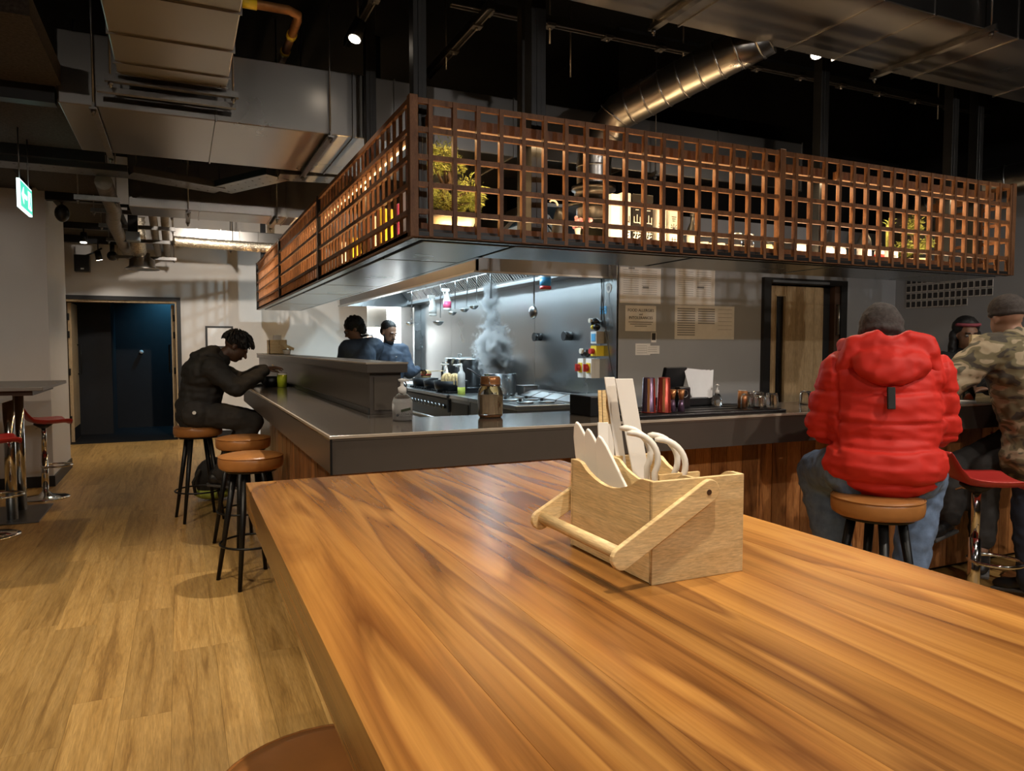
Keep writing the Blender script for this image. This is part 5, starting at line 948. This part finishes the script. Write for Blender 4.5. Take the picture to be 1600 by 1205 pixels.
# ================================================================ people
def solid(name, mb, vox, it, mat, parent=None, disp=None):
    """fuse overlapping solids into one continuous smooth surface"""
    o = bpy.data.objects.new('tmp', mesh_of('tmp', mb)); COL.objects.link(o)
    r = o.modifiers.new('r', 'REMESH'); r.mode = 'VOXEL'; r.voxel_size = vox
    s = o.modifiers.new('s', 'SMOOTH'); s.factor = .5; s.iterations = it
    dg = bpy.context.evaluated_depsgraph_get(); me = bpy.data.meshes.new_from_object(o.evaluated_get(dg)); bpy.data.objects.remove(o)
    if disp:
        nv = [v.normal.copy() for v in me.vertices]
        for v, n in zip(me.vertices, nv): v.co += n*disp(v.co, n)
    me.polygons.foreach_set('use_smooth', [True]*len(me.polygons)); me.update(); me.materials.clear()
    return obj(name, me, mat, parent)
def frame_of(face, up):
    f = V(face).normalized(); u = V(up); u = (u-f*u.dot(f)).normalized(); return f, u, f.cross(u)   # forward, up, right
def head(mb, c, face, up, s=1.0):
    f, u, r = frame_of(face, up); c = V(c); s *= 1.0
    mb.ell(c+u*.030*s-f*.012*s, r*.076*s, f*.095*s, u*.090*s)                       # skull
    mb.ell(c-u*.035*s+f*.022*s, r*.062*s, f*.068*s, u*.085*s)                       # face
    mb.ell(c-u*.092*s+f*.050*s, r*.030*s, f*.026*s, u*.022*s)                       # chin
    mb.limb(c+u*.004*s+f*.086*s, .009*s, c-u*.034*s+f*.108*s, .014*s, 8)            # nose
    mb.limb(c+u*.018*s+f*.084*s-r*.036*s, .011*s, c+u*.018*s+f*.084*s+r*.036*s, .011*s, 8)  # brow
    mb.ell(c-u*.064*s+f*.086*s, r*.024*s, f*.010*s, u*.010*s, 10, 6)                # lips
    for k in (-1, 1): mb.ell(c+r*k*.077*s-u*.012*s-f*.012*s, r*.008*s, f*.018*s, u*.030*s, 8, 6)
def face_bits(p, c, face, up, s=1.0, brows=True, eyes=True):
    f, u, r = frame_of(face, up); c = V(c)
    for k in (-1, 1):
        if eyes: e = obj('eye', MB().ball(c+r*k*.031*s-u*.003*s+f*.079*s, .0115*s, 12, 8), 'eye_white', p); obj('iris', MB().ball(c+r*k*.031*s-u*.004*s+f*.0865*s, .0058*s, 10, 6), 'ink', e)
        if brows: obj('eyebrow', MB().limb(c+r*k*.016*s+u*.019*s+f*.096*s, .0045*s, c+r*k*.048*s+u*.021*s+f*.088*s, .003*s, 6), 'hair_black', p)
def hand(mb, w, d, palm, s=1.0, curl=.5, side=1):
    """palm from the wrist w along d, fingers curling towards the palm normal"""
    w, d = V(w), V(d).normalized(); n = V(palm); n = (n-d*n.dot(d)).normalized(); r = d.cross(n)*side
    mb.ell(w+d*.045*s, d*.055*s, r*.040*s, n*.017*s)
    for k, (o, L) in enumerate(((.030, .070), (.010, .080), (-.010, .074), (-.029, .058))):
        p = w+d*.082*s+r*o*s; dd = d; rr = .0088*s
        for j, f in enumerate((.45, .32, .23)):
            a = curl*(.5+.35*j); dn = (dd*math.cos(a)+n*math.sin(a)).normalized(); q = p+dn*L*f*s; mb.limb(p, rr, q, rr*.92, 8); p, dd, rr = q, dn, rr*.92
    p = w+d*.028*s+r*.036*s; q = p+(d*.6+r*.7+n*.3).normalized()*.035*s; mb.limb(p, .0115*s, q, .010*s, 8); mb.limb(q, .010*s, q+(d*.9+r*.15+n*.35).normalized()*.03*s, .0085*s, 8)
def body(J, skin, vox=.010, s=1.0, hands=(1, 1), hs=1.0):
    m = MB(); g = lambda k: V(J[k])
    m.limb(g('hipL'), .10*s, g('hipR'), .10*s); m.limb(g('pelvis'), .125*s, g('chest'), .125*s); m.limb(g('shL'), .065*s, g('shR'), .065*s); m.ell(g('chest'), (.15*s, 0, 0), (0, .115*s, 0), (0, 0, .15*s))
    m.limb(g('neck'), .060*s, V(g('head')).lerp(g('neck'), .35), .054*s); head(m, J['head'], J['face'], J['up'], hs)
    for k in 'LR':
        m.limb(g('sh'+k), .056*s, g('el'+k), .043*s); m.limb(g('el'+k), .043*s, g('wr'+k), .028*s)
        m.limb(g('hip'+k), .088*s, g('kn'+k), .058*s); m.limb(g('kn'+k), .056*s, g('an'+k), .036*s); m.limb(g('an'+k), .036*s, g('to'+k), .028*s)
    for k, on in zip('LR', hands):
        if on: hand(m, J['wr'+k], J.get('hd'+k, g('wr'+k)-g('el'+k)), J.get('pl'+k, (0, 0, -1)), s, J.get('curl', .5), 1 if k == 'L' else -1)
    p = solid('person', m, vox, 4, skin); return p
def wr(amp, sc, seed=0, stretch=(1, 1, 1.6)):
    return lambda c, n: amp*(noise.noise(V((c.x*stretch[0]*sc+seed, c.y*stretch[1]*sc, c.z*stretch[2]*sc)))+.5*noise.noise(V((c.x*sc*2.3, c.y*sc*2.3+seed, c.z*sc*2.9))))
def turn(p, cx, cy, deg):
    """turn a whole figure about the upright axis through (cx, cy)"""
    R = Matrix.Rotation(math.radians(deg), 4, 'Z'); c = V((cx, cy, 0)); p.rotation_euler = (0, 0, math.radians(deg)); p.location = c-R.to_3x3() @ c
def trousers(J, p, mat, r=(.115, .082, .062), vox=.012, name='trousers', seed=1, cuff=.06):
    m = MB(); g = lambda k: V(J[k]); m.limb(g('hipL'), r[0]+.015, g('hipR'), r[0]+.015); m.limb(g('pelvis'), r[0]+.01, (g('hipL')+g('hipR'))/2, r[0])
    for k in 'LR':
        e = g('an'+k)+(g('kn'+k)-g('an'+k)).normalized()*cuff; m.limb(g('hip'+k), r[0], g('kn'+k), r[1]); m.limb(g('kn'+k), r[1], e, r[2])
    return solid(name, m, vox, 4, mat, p, wr(.008, 14, seed))
def shoes(J, p, mat='shoe_black'):
    for k in 'LR':
        a, t = V(J['an'+k]), V(J['to'+k]); d = (t-a); d.z *= .4; d.normalize(); u = V((0, 0, 1)); u = (u-d*u.dot(d)).normalized(); b0 = V((a.x, a.y, min(a.z, t.z+.05)))
        m = MB(); m.ell(t-d*.02+u*.012, d*.085, u.cross(d)*.045, u*.04); m.ell(b0-d*.015+u*.01, d*.06, u.cross(d)*.04, u*.055); m.limb(b0+u*.01, .042, t-d*.03+u*.01, .038)
        so = solid('shoe', m, .009, 3, mat, p); c = (b0-d*.06+t+d*.05)/2; L = (t-b0).length/2+.065
        obj('sole', MB().obox(V((c.x, c.y, c.z))-u*.030, d*L, u.cross(d)*.043, u*.011), 'sole_grey', so, bevel=.008)
# ---- man in black eating at the bar
J = dict(pelvis=(.11, 6.47, .90), chest=(.185, 6.46, 1.17), neck=(.285, 6.46, 1.325), head=(.425, 6.46, 1.42), face=(.80, -.05, -.55), up=(.55, 0, .83),
 shL=(.235, 6.65, 1.24), shR=(.235, 6.27, 1.24), elL=(.47, 6.72, 1.13), elR=(.40, 6.19, 1.09), wrL=(.665, 6.60, 1.23), wrR=(.64, 6.31, 1.225), hdL=(.75, -.45, .1), hdR=(.85, .25, .25), plL=(.1, -.3, -1), plR=(.2, .3, -1),
 hipL=(.12, 6.57, .885), hipR=(.12, 6.37, .885), knL=(.54, 6.62, .80), knR=(.54, 6.33, .80), anL=(.27, 6.60, .34), anR=(.25, 6.36, .34), toL=(.40, 6.61, .28), toR=(.38, 6.36, .28), curl=.45)
p = tag(body(J, 'skin_dark', .007, .97, hs=1.02), 'person in a black hooded jacket leaning over food at the bar', 'person')
m = MB(); g = lambda k: V(J[k])
m.limb(g('pelvis')-V((0, 0, .02)), .165, g('chest'), .175); m.ell(g('chest')+V((-.01, 0, .03)), (.17, 0, .06), (0, .225, 0), (-.05, 0, .16)); m.limb(g('shL'), .10, g('shR'), .10); m.limb(g('neck')-V((.03, 0, .03)), .09, g('neck')+V((.01, 0, -.01)), .085)
for k in 'LR': m.limb(g('sh'+k), .095, g('el'+k), .075); m.limb(g('el'+k), .075, g('wr'+k).lerp(g('el'+k), .08), .052)
solid('jacket', m, .011, 3, 'black_cloth', p, wr(.012, 11, 3, (.7, 1, 2.2)))
m = MB(); m.ell((.19, 6.46, 1.36), (.115, 0, .05), (0, .13, 0), (-.02, 0, .055)); m.ell((.125, 6.46, 1.325), (.06, 0, -.01), (0, .10, 0), (0, 0, .055)); m.limb((.23, 6.37, 1.35), .04, (.30, 6.39, 1.31), .03); m.limb((.23, 6.55, 1.35), .04, (.30, 6.53, 1.31), .03); solid('hood', m, .010, 3, 'black_cloth', p, wr(.008, 16, 8))
trousers(J, p, 'charcoal_cloth', (.11, .085, .068), seed=4); shoes(J, p)
f, u, r = frame_of(J['face'], J['up']); hm = MB(); R = random.Random(11); hc = V(J['head'])+u*.035-f*.015
hm.ell(hc+u*.012, r*.088, f*.102, u*.092)
for k in range(150):
    d = (r*R.gauss(0, 1)+f*R.gauss(0, 1)+u*abs(R.gauss(.4, .8))).normalized(); a = hc+r*d.dot(r)*.085+f*d.dot(f)*.100+u*d.dot(u)*.092; fall = (V((0, 0, -1))*.75+d*.55).normalized()
    if d.dot(f) > .75 and d.dot(u) < .35: continue
    L = R.uniform(.03, .065); hm.tube([a-d*.01, a+d*.018, a+d*.020+fall*L*.5, a+d*.012+fall*L], [.008, .0085, .0075, .005], 6)
obj('dreadlocks', hm, 'hair_black', p); obj('earring', MB().ball(V(J['head'])-r*-.083-u*.045, .004, 8, 6), 'chrome', p)
obj('hip_badge', MB().cyl((.09, 6.235, .90), (.09, 6.225, .90), .014, 14), 'napkin', p)
for dy, lb in ((0, 'wooden chopstick held above the bowl, upper one'), (.02, 'wooden chopstick held above the bowl, lower one')): one('chopstick', MB().cone((.70, 6.36+dy, 1.27), (.80, 6.45+dy, 1.15), .0045, .003, 8), 'bamboo', lb, 'chopstick')
# ---- person in the red puffer jacket
J = dict(pelvis=(2.80, 2.22, .90), chest=(2.805, 2.27, 1.20), neck=(2.81, 2.32, 1.40), head=(2.81, 2.39, 1.485), face=(.05, .95, -.28), up=(0, .28, .95),
 shL=(2.635, 2.28, 1.30), shR=(2.985, 2.28, 1.30), elL=(2.585, 2.36, 1.06), elR=(3.045, 2.36, 1.06), wrL=(2.70, 2.62, 1.13), wrR=(2.93, 2.62, 1.13),
 hipL=(2.69, 2.24, .875), hipR=(2.91, 2.24, .875), knL=(2.58, 2.60, .80), knR=(3.05, 2.56, .80), anL=(2.68, 2.46, .30), anR=(2.96, 2.44, .30), toL=(2.67, 2.58, .26), toR=(2.97, 2.56, .26))
p = tag(body(J, 'skin_tan', .012), 'person in a puffy red jacket and grey beanie seen from behind', 'person')
m = MB(); g = lambda k: V(J[k])
m.ell((2.81, 2.26, 1.10), (.245, 0, 0), (0, .19, 0), (0, 0, .30)); m.ell((2.805, 2.225, .91), (.255, 0, 0), (0, .205, 0), (0, 0, .165)); m.ell((2.81, 2.27, 1.25), (.22, 0, 0), (0, .165, 0), (0, 0, .16)); m.limb(g('shL'), .105, g('shR'), .105)
for k in 'LR': m.limb(g('sh'+k), .105, g('el'+k), .098); m.limb(g('el'+k), .098, g('wr'+k), .068)
def puff(c, n):
    w = .009*noise.noise(V((c.x*7+c.z*5, c.y*9, c.z*20)))+.0055*noise.noise(V((c.x*14+c.z*14, c.y*20, c.z*40+3)))
    arm = abs(c.x-2.81) > .22 and c.z > 1.0
    lines = (.83, .985, 1.09, 1.225) if not arm else (1.03, 1.12, 1.22)
    wob = .012*noise.noise(V((c.x*4, c.y*4, 2)))
    q = max(math.exp(-((c.z-z-wob)/.010)**2) for z in lines)
    seam = math.exp(-((abs(c.x-2.81)-.215)/.010)**2) if c.y < 2.30 and c.z > .95 else 0
    return w-.010*q-.012*seam
solid('jacket', m, .009, 3, 'red_nylon', p, puff)
m = MB(); m.ell((2.805, 2.15, 1.345), (.155, 0, 0), (0, .085, 0), (0, .01, .085)); m.ell((2.80, 2.115, 1.315), (.115, 0, 0), (0, .06, 0), (0, 0, .065)); pts = [V((2.81+.165*math.cos(a), 2.29+.12*math.sin(a), 1.435-.02*abs(math.cos(a)))) for a in [PI+.2*i-.2 for i in range(18)]]
for a, b2 in zip(pts[:-1], pts[1:]): m.limb(a, .042, b2, .042, 10)
for s_ in (-1, 1): m.limb((2.81+s_*.15, 2.20, 1.41), .045, (2.81+s_*.205, 2.23, 1.26), .036); m.limb((2.81+s_*.06, 2.18, 1.455), .042, (2.81+s_*.14, 2.20, 1.43), .042)
solid('hood', m, .009, 3, 'red_nylon', p, lambda c, n: .013*noise.noise(V((c.x*10, c.y*12, c.z*18)))+.006*noise.noise(V((c.x*28, c.y*28, c.z*28))))
obj('back_tab', MB().obox((2.79, 2.062, 1.205), (.015, 0, 0), (0, .010, -.001), (0, .008, .046)), 'black_cloth', p, bevel=.003)
f, u, r = frame_of(J['face'], J['up']); hc = V(J['head']); m = MB(); m.ell(hc+u*.034-f*.012, r*.094, f*.108, u*.100); m.ell(hc-u*.004-f*.012, r*.097, f*.110, u*.04); m.ell(hc+u*.10-f*.03, r*.055, f*.06, u*.03)
solid('beanie', m, .009, 4, 'beanie_knit', p, wr(.006, 16, 2))
trousers(J, p, 'denim', (.125, .10, .075), .012, 'jeans', 7, .02); shoes(J, p); turn(p, 2.80, 2.20, -40)
# ---- person in the camouflage jacket, leaning on the bar
J = dict(pelvis=(4.36, 2.42, .96), chest=(4.30, 2.50, 1.27), neck=(4.25, 2.54, 1.47), head=(4.235, 2.58, 1.585), face=(.35, .93, -.1), up=(0, .1, 1),
 shL=(4.06, 2.55, 1.40), shR=(4.53, 2.46, 1.40), elL=(3.83, 2.70, 1.16), elR=(4.60, 2.34, 1.13), wrL=(4.06, 2.90, 1.17), wrR=(4.56, 2.56, 1.08),
 hipL=(4.27, 2.43, .93), hipR=(4.46, 2.40, .93), knL=(4.30, 2.46, .50), knR=(4.50, 2.36, .50), anL=(4.33, 2.44, .09), anR=(4.52, 2.32, .09), toL=(4.31, 2.58, .04), toR=(4.56, 2.46, .04))
p = tag(body(J, 'skin_tan', .010), 'person in a camouflage jacket and dark cap leaning on the bar', 'person')
m = MB(); g = lambda k: V(J[k])
m.ell((4.35, 2.42, .80), (.235, 0, 0), (0, .20, 0), (0, 0, .20)); m.limb((4.35, 2.42, .78), .20, (4.35, 2.42, .95), .20); m.limb((4.35, 2.42, .95), .20, g('chest'), .195); m.ell(g('chest')+V((0, 0, .03)), (.245, -.05, 0), (.03, .16, 0), (0, 0, .17)); m.limb(g('shL'), .10, g('shR'), .10); m.limb(g('neck')-V((0, 0, .05)), .085, g('neck'), .075)
for k in 'LR': m.limb(g('sh'+k), .10, g('el'+k), .085); m.limb(g('el'+k), .085, g('wr'+k), .055)
solid('jacket', m, .011, 3, 'camo', p, wr(.011, 12, 5)); trousers(J, p, 'navy_denim', (.095, .085, .075), .012, 'jeans', 9, .01); shoes(J, p)
f, u, r = frame_of(J['face'], J['up']); hc = V(J['head']); m = MB(); m.ell(hc+u*.05-f*.012, r*.088, f*.105, u*.082); m.ell(hc+u*.02-f*.012, r*.089, f*.106, u*.03); solid('cap', m, .008, 3, 'beanie_knit', p)
obj('drawstring', MB().tube([(4.13, 2.40, 1.06), (4.3, 2.21, 1.065), (4.45, 2.20, 1.07)], .006, 6), 'charcoal_cloth', p)
# ---- seated person of whom only the legs show beside the camouflage jacket
J = dict(pelvis=(4.76, 2.64, .88), chest=(4.82, 2.64, 1.18), neck=(4.81, 2.64, 1.38), head=(4.79, 2.64, 1.50), face=(-.9, .3, -.1), up=(0, 0, 1),
 shL=(4.82, 2.46, 1.30), shR=(4.82, 2.80, 1.30), elL=(4.78, 2.42, 1.08), elR=(4.78, 2.84, 1.18), wrL=(4.66, 2.56, .96), wrR=(4.62, 2.90, 1.16),
 hipL=(4.72, 2.56, .87), hipR=(4.72, 2.73, .87), knL=(4.26, 2.68, .70), knR=(4.22, 2.82, .70), anL=(4.22, 2.66, .25), anR=(4.10, 2.80, .36), toL=(4.12, 2.60, .16), toR=(3.97, 2.78, .33))
p = tag(body(J, 'skin_brown', .012), 'person in charcoal trousers and black shoes, only the legs showing', 'person')
m = MB(); g = lambda k: V(J[k]); m.limb(g('pelvis'), .16, g('chest'), .17); m.limb(g('shL'), .10, g('shR'), .10)
for k in 'LR': m.limb(g('sh'+k), .09, g('el'+k), .075); m.limb(g('el'+k), .075, g('wr'+k), .05)
solid('jacket', m, .014, 3, 'black_cloth', p); trousers(J, p, 'charcoal_cloth', (.105, .085, .07), .012, 'trousers', 12, .06); shoes(J, p)
m = MB(); f, u, r = frame_of(J['face'], J['up']); m.ell(V(J['head'])+u*.04-f*.02, r*.083, f*.1, u*.09); obj('hair', m, 'hair_black', p)
# ---- server behind the bar with a headband
def standing(x, y, h, face, lean=(0, 0), sw=.18):
    """relaxed upright joints for a figure h tall whose chest faces along face"""
    f = V((face[0], face[1], 0)).normalized(); r = V((f.y, -f.x, 0)); k = h/1.75; o = V((x, y, 0)); l = V((lean[0], lean[1], 0))
    P = lambda fr, ri, z, q=0: o+f*fr*k+r*ri*k+V((0, 0, z*k))+l*q
    return dict(pelvis=P(0, 0, .97), chest=P(0, 0, 1.28, .6), neck=P(.0, 0, 1.47, .9), head=P(.02, 0, 1.615, 1.1), face=face, up=(0, 0, 1), shL=P(0, -sw, 1.40, .8), shR=P(0, sw, 1.40, .8), elL=P(.02, -sw-.06, 1.12, .5), elR=P(.02, sw+.06, 1.12, .5), wrL=P(.22, -sw+.02, 1.10, .4), wrR=P(.22, sw-.02, 1.10, .4),
     hipL=P(0, -.09, .93), hipR=P(0, .09, .93), knL=P(.02, -.10, .50), knR=P(.02, .10, .50), anL=P(0, -.10, .09), anR=P(0, .10, .09), toL=P(.14, -.11, .04), toR=P(.14, .11, .04))
def top_(J, p, mat, r=(.15, .165, .085, .062, .045), name='shirt', vox=.012, seed=0, sleeve=1.0):
    m = MB(); g = lambda k: V(J[k]); m.limb(g('pelvis')-V((0, 0, .06)), r[0], g('chest'), r[1]); ax = (g('shR')-g('shL')).normalized(); m.ell(g('chest')+V((0, 0, .03)), ax*.19, ax.cross(V((0, 0, 1)))*.13, V((0, 0, .16))); m.limb(g('shL'), r[2], g('shR'), r[2]); m.limb(g('neck')-V((0, 0, .05)), .07, g('neck'), .064)
    for k in 'LR':
        m.limb(g('sh'+k), r[2], g('sh'+k).lerp(g('el'+k), min(1, sleeve)), r[3])
        if sleeve >= 1: m.limb(g('el'+k), r[3], g('wr'+k), r[4])
    return solid(name, m, vox, 3, mat, p, wr(.009, 10, seed))
J = standing(5.52, 3.66, 1.64, (-.55, -.83, -.1), sw=.165); J['wrL'].z = J['wrR'].z = 1.17; J['elL'].z = J['elR'].z = 1.10
p = tag(body(J, 'skin_brown', .009, .9, hs=.98), 'person behind the bar with long dark hair and a pink headband', 'person'); face_bits(p, J['head'], J['face'], J['up'], .98)
top_(J, p, 'black_cotton', (.13, .145, .075, .06, .045), 'shirt', .011, 1, .6); trousers(J, p, 'black_cotton', (.11, .08, .06)); shoes(J, p)
f, u, r = frame_of(J['face'], J['up']); hc = V(J['head']); m = MB(); m.ell(hc+u*.055-f*.032, r*.094, f*.100, u*.092); m.ell(hc-f*.075-u*.06, r*.085, f*.045, u*.13)
for k in (-1, 1): m.limb(hc+r*k*.080+u*.01-f*.03, .030, hc+r*k*.095-u*.16-f*.01, .030); m.limb(hc+r*k*.095-u*.16-f*.01, .030, hc+r*k*.10-u*.25+f*.0, .020)
solid('hair', m, .009, 3, 'hair_black', p, wr(.006, 22, 3)); pts = [hc+u*(.078)+r*.080*math.cos(a)+f*(.080*math.sin(a)-.004) for a in [.12+2.9*i/16 for i in range(17)]]; m = MB(); m.tube(pts, .013, 8); obj('headband', m, 'headband_pink', p)
# ---- two cooks and a third far back
J = standing(1.74, 7.62, 1.80, (-.55, .83, 0), (-.07, .0)); J.update(head=(1.655, 7.60, 1.605), neck=(1.70, 7.60, 1.47), face=(-.88, .25, -.45), up=(-.25, .1, .95), shL=(1.575, 7.52, 1.40), shR=(1.90, 7.70, 1.425), elL=(1.56, 7.78, 1.14), elR=(1.83, 7.90, 1.16), wrL=(1.60, 8.0, 1.10), wrR=(1.70, 8.06, 1.10))
p = tag(body(J, 'skin_brown', .009, 1, hs=1.0), 'cook with short curly hair and glasses, turned away over the pass', 'person'); face_bits(p, J['head'], J['face'], J['up'])
top_(J, p, 'navy_cloth', (.165, .185, .10, .08, .055), 'chef_jacket', .011, 6); trousers(J, p, 'black_cotton'); shoes(J, p)
f, u, r = frame_of(J['face'], J['up']); hc = V(J['head']); m = MB(); m.ell(hc+u*.045-f*.025, r*.098, f*.105, u*.095); m.ell(hc-u*.02-f*.07, r*.085, f*.05, u*.075)
solid('hair', m, .009, 2, 'hair_black', p, lambda c, n: .012*noise.noise(c*38)+.008*noise.noise(c*70)); gl = MB()
for k in (-1, 1): gl.tube([hc+r*k*.033+f*.100-u*.005+.021*(math.cos(a)*r+math.sin(a)*u) for a in [2*PI*i/16 for i in range(16)]], .003, 6, True); gl.tube([hc+r*k*.055+f*.098, hc+r*k*.082-f*.01], .003, 6)
obj('glasses', gl, 'black_plastic', p); obj('apron_strap', MB().tube([hc-u*.10-f*.035+r*(-.06), hc-u*.115-f*.085, hc-u*.10-f*.035+r*.06], .012, 8), 'black_cotton', p); obj('apron_button', MB().ball(hc-u*.118-f*.098, .011, 10, 8), 'napkin', p)
J = standing(2.13, 7.98, 1.72, (.35, -.92, -.30), (.0, -.02), .165); J.update(head=(2.118, 7.93, 1.575), neck=(2.115, 7.97, 1.44), elL=(2.34, 7.90, 1.13), wrL=(2.47, 8.06, 1.155), hdL=(.85, .5, .0), elR=(2.05, 8.12, 1.13), wrR=(2.24, 8.06, 1.06), curl=.9)
p = tag(body(J, 'skin_tan', .008, 1, hs=1.0), 'bearded cook in a dark chef jacket looking down at the stove', 'person'); face_bits(p, J['head'], J['face'], J['up'], eyes=False)
for k in (-1, 1):
    f, u, r = frame_of(J['face'], J['up']); obj('eyelid', MB().ell(V(J['head'])+r*k*.031-u*.006+f*.081, r*.014, f*.008, u*.006, 10, 6), 'skin_brown', p)
top_(J, p, 'navy_cloth', (.15, .165, .092, .072, .05), 'chef_jacket', .011, 9); trousers(J, p, 'black_cotton'); shoes(J, p)
f, u, r = frame_of(J['face'], J['up']); hc = V(J['head']); m = MB(); m.ell(hc+u*.062-f*.030, r*.084, f*.096, u*.076); m.ell(hc+u*.01-f*.06, r*.080, f*.055, u*.07); solid('hair', m, .008, 2, 'hair_black', p, wr(.003, 40, 1))
m = MB(); m.ell(hc-u*.092+f*.046, r*.048, f*.042, u*.034); m.limb(hc-u*.047+f*.102-r*.028, .008, hc-u*.047+f*.102+r*.028, .008, 8)
for k in (-1, 1): m.limb(hc-u*.085+f*.035+r*k*.040, .022, hc-u*.025+r*k*.068+f*.005, .012, 8)
solid('beard', m, .007, 2, 'hair_black', p)
m = MB(); hand(m, J['wrL'], J['hdL'], (0, 0, -1), 1.14, .9, 1); m.limb(J['wrL'], .036, V(J['wrL']).lerp(V(J['elL']), .3), .04); solid('glove', m, .007, 2, 'black_plastic', p)
obj('collar_piping', MB().tube([V(J['neck'])+r*.065*math.cos(a)+f*.062*math.sin(a)+V((0, 0, .012-.03*math.sin(a))) for a in [-.2+3.5*i/14 for i in range(15)]], .005, 6), 'red_plastic', p)
for k in range(4): obj('button', MB().ball(V(J['chest'])+V((f.x, f.y, 0)).normalized()*.172+r*.03+V((0, 0, .05-.07*k)), .008, 8, 6), 'steel', p)
one('spatula', MB().bar((2.52, 8.08, 1.135), (2.98, 8.62, 1.12), .02, .008).obox((2.96, 8.6, 1.12), (.05, .058, 0), (.025, -.02, 0), (0, 0, .003)), 'bamboo', 'wooden spatula held over the pans by the gloved cook', 'spatula')
J = standing(3.10, 13.0, 1.68, (-.2, -.97, 0)); p = tag(body(J, 'skin_tan', .014), 'person far back in the bright kitchen, only the head showing', 'person'); top_(J, p, 'navy_cloth', vox=.016); trousers(J, p, 'black_cotton', vox=.016); shoes(J, p)
f, u, r = frame_of(J['face'], J['up']); obj('hair', MB().ell(V(J['head'])+u*.045-f*.02, r*.080, f*.098, u*.085), 'hair_black', p)
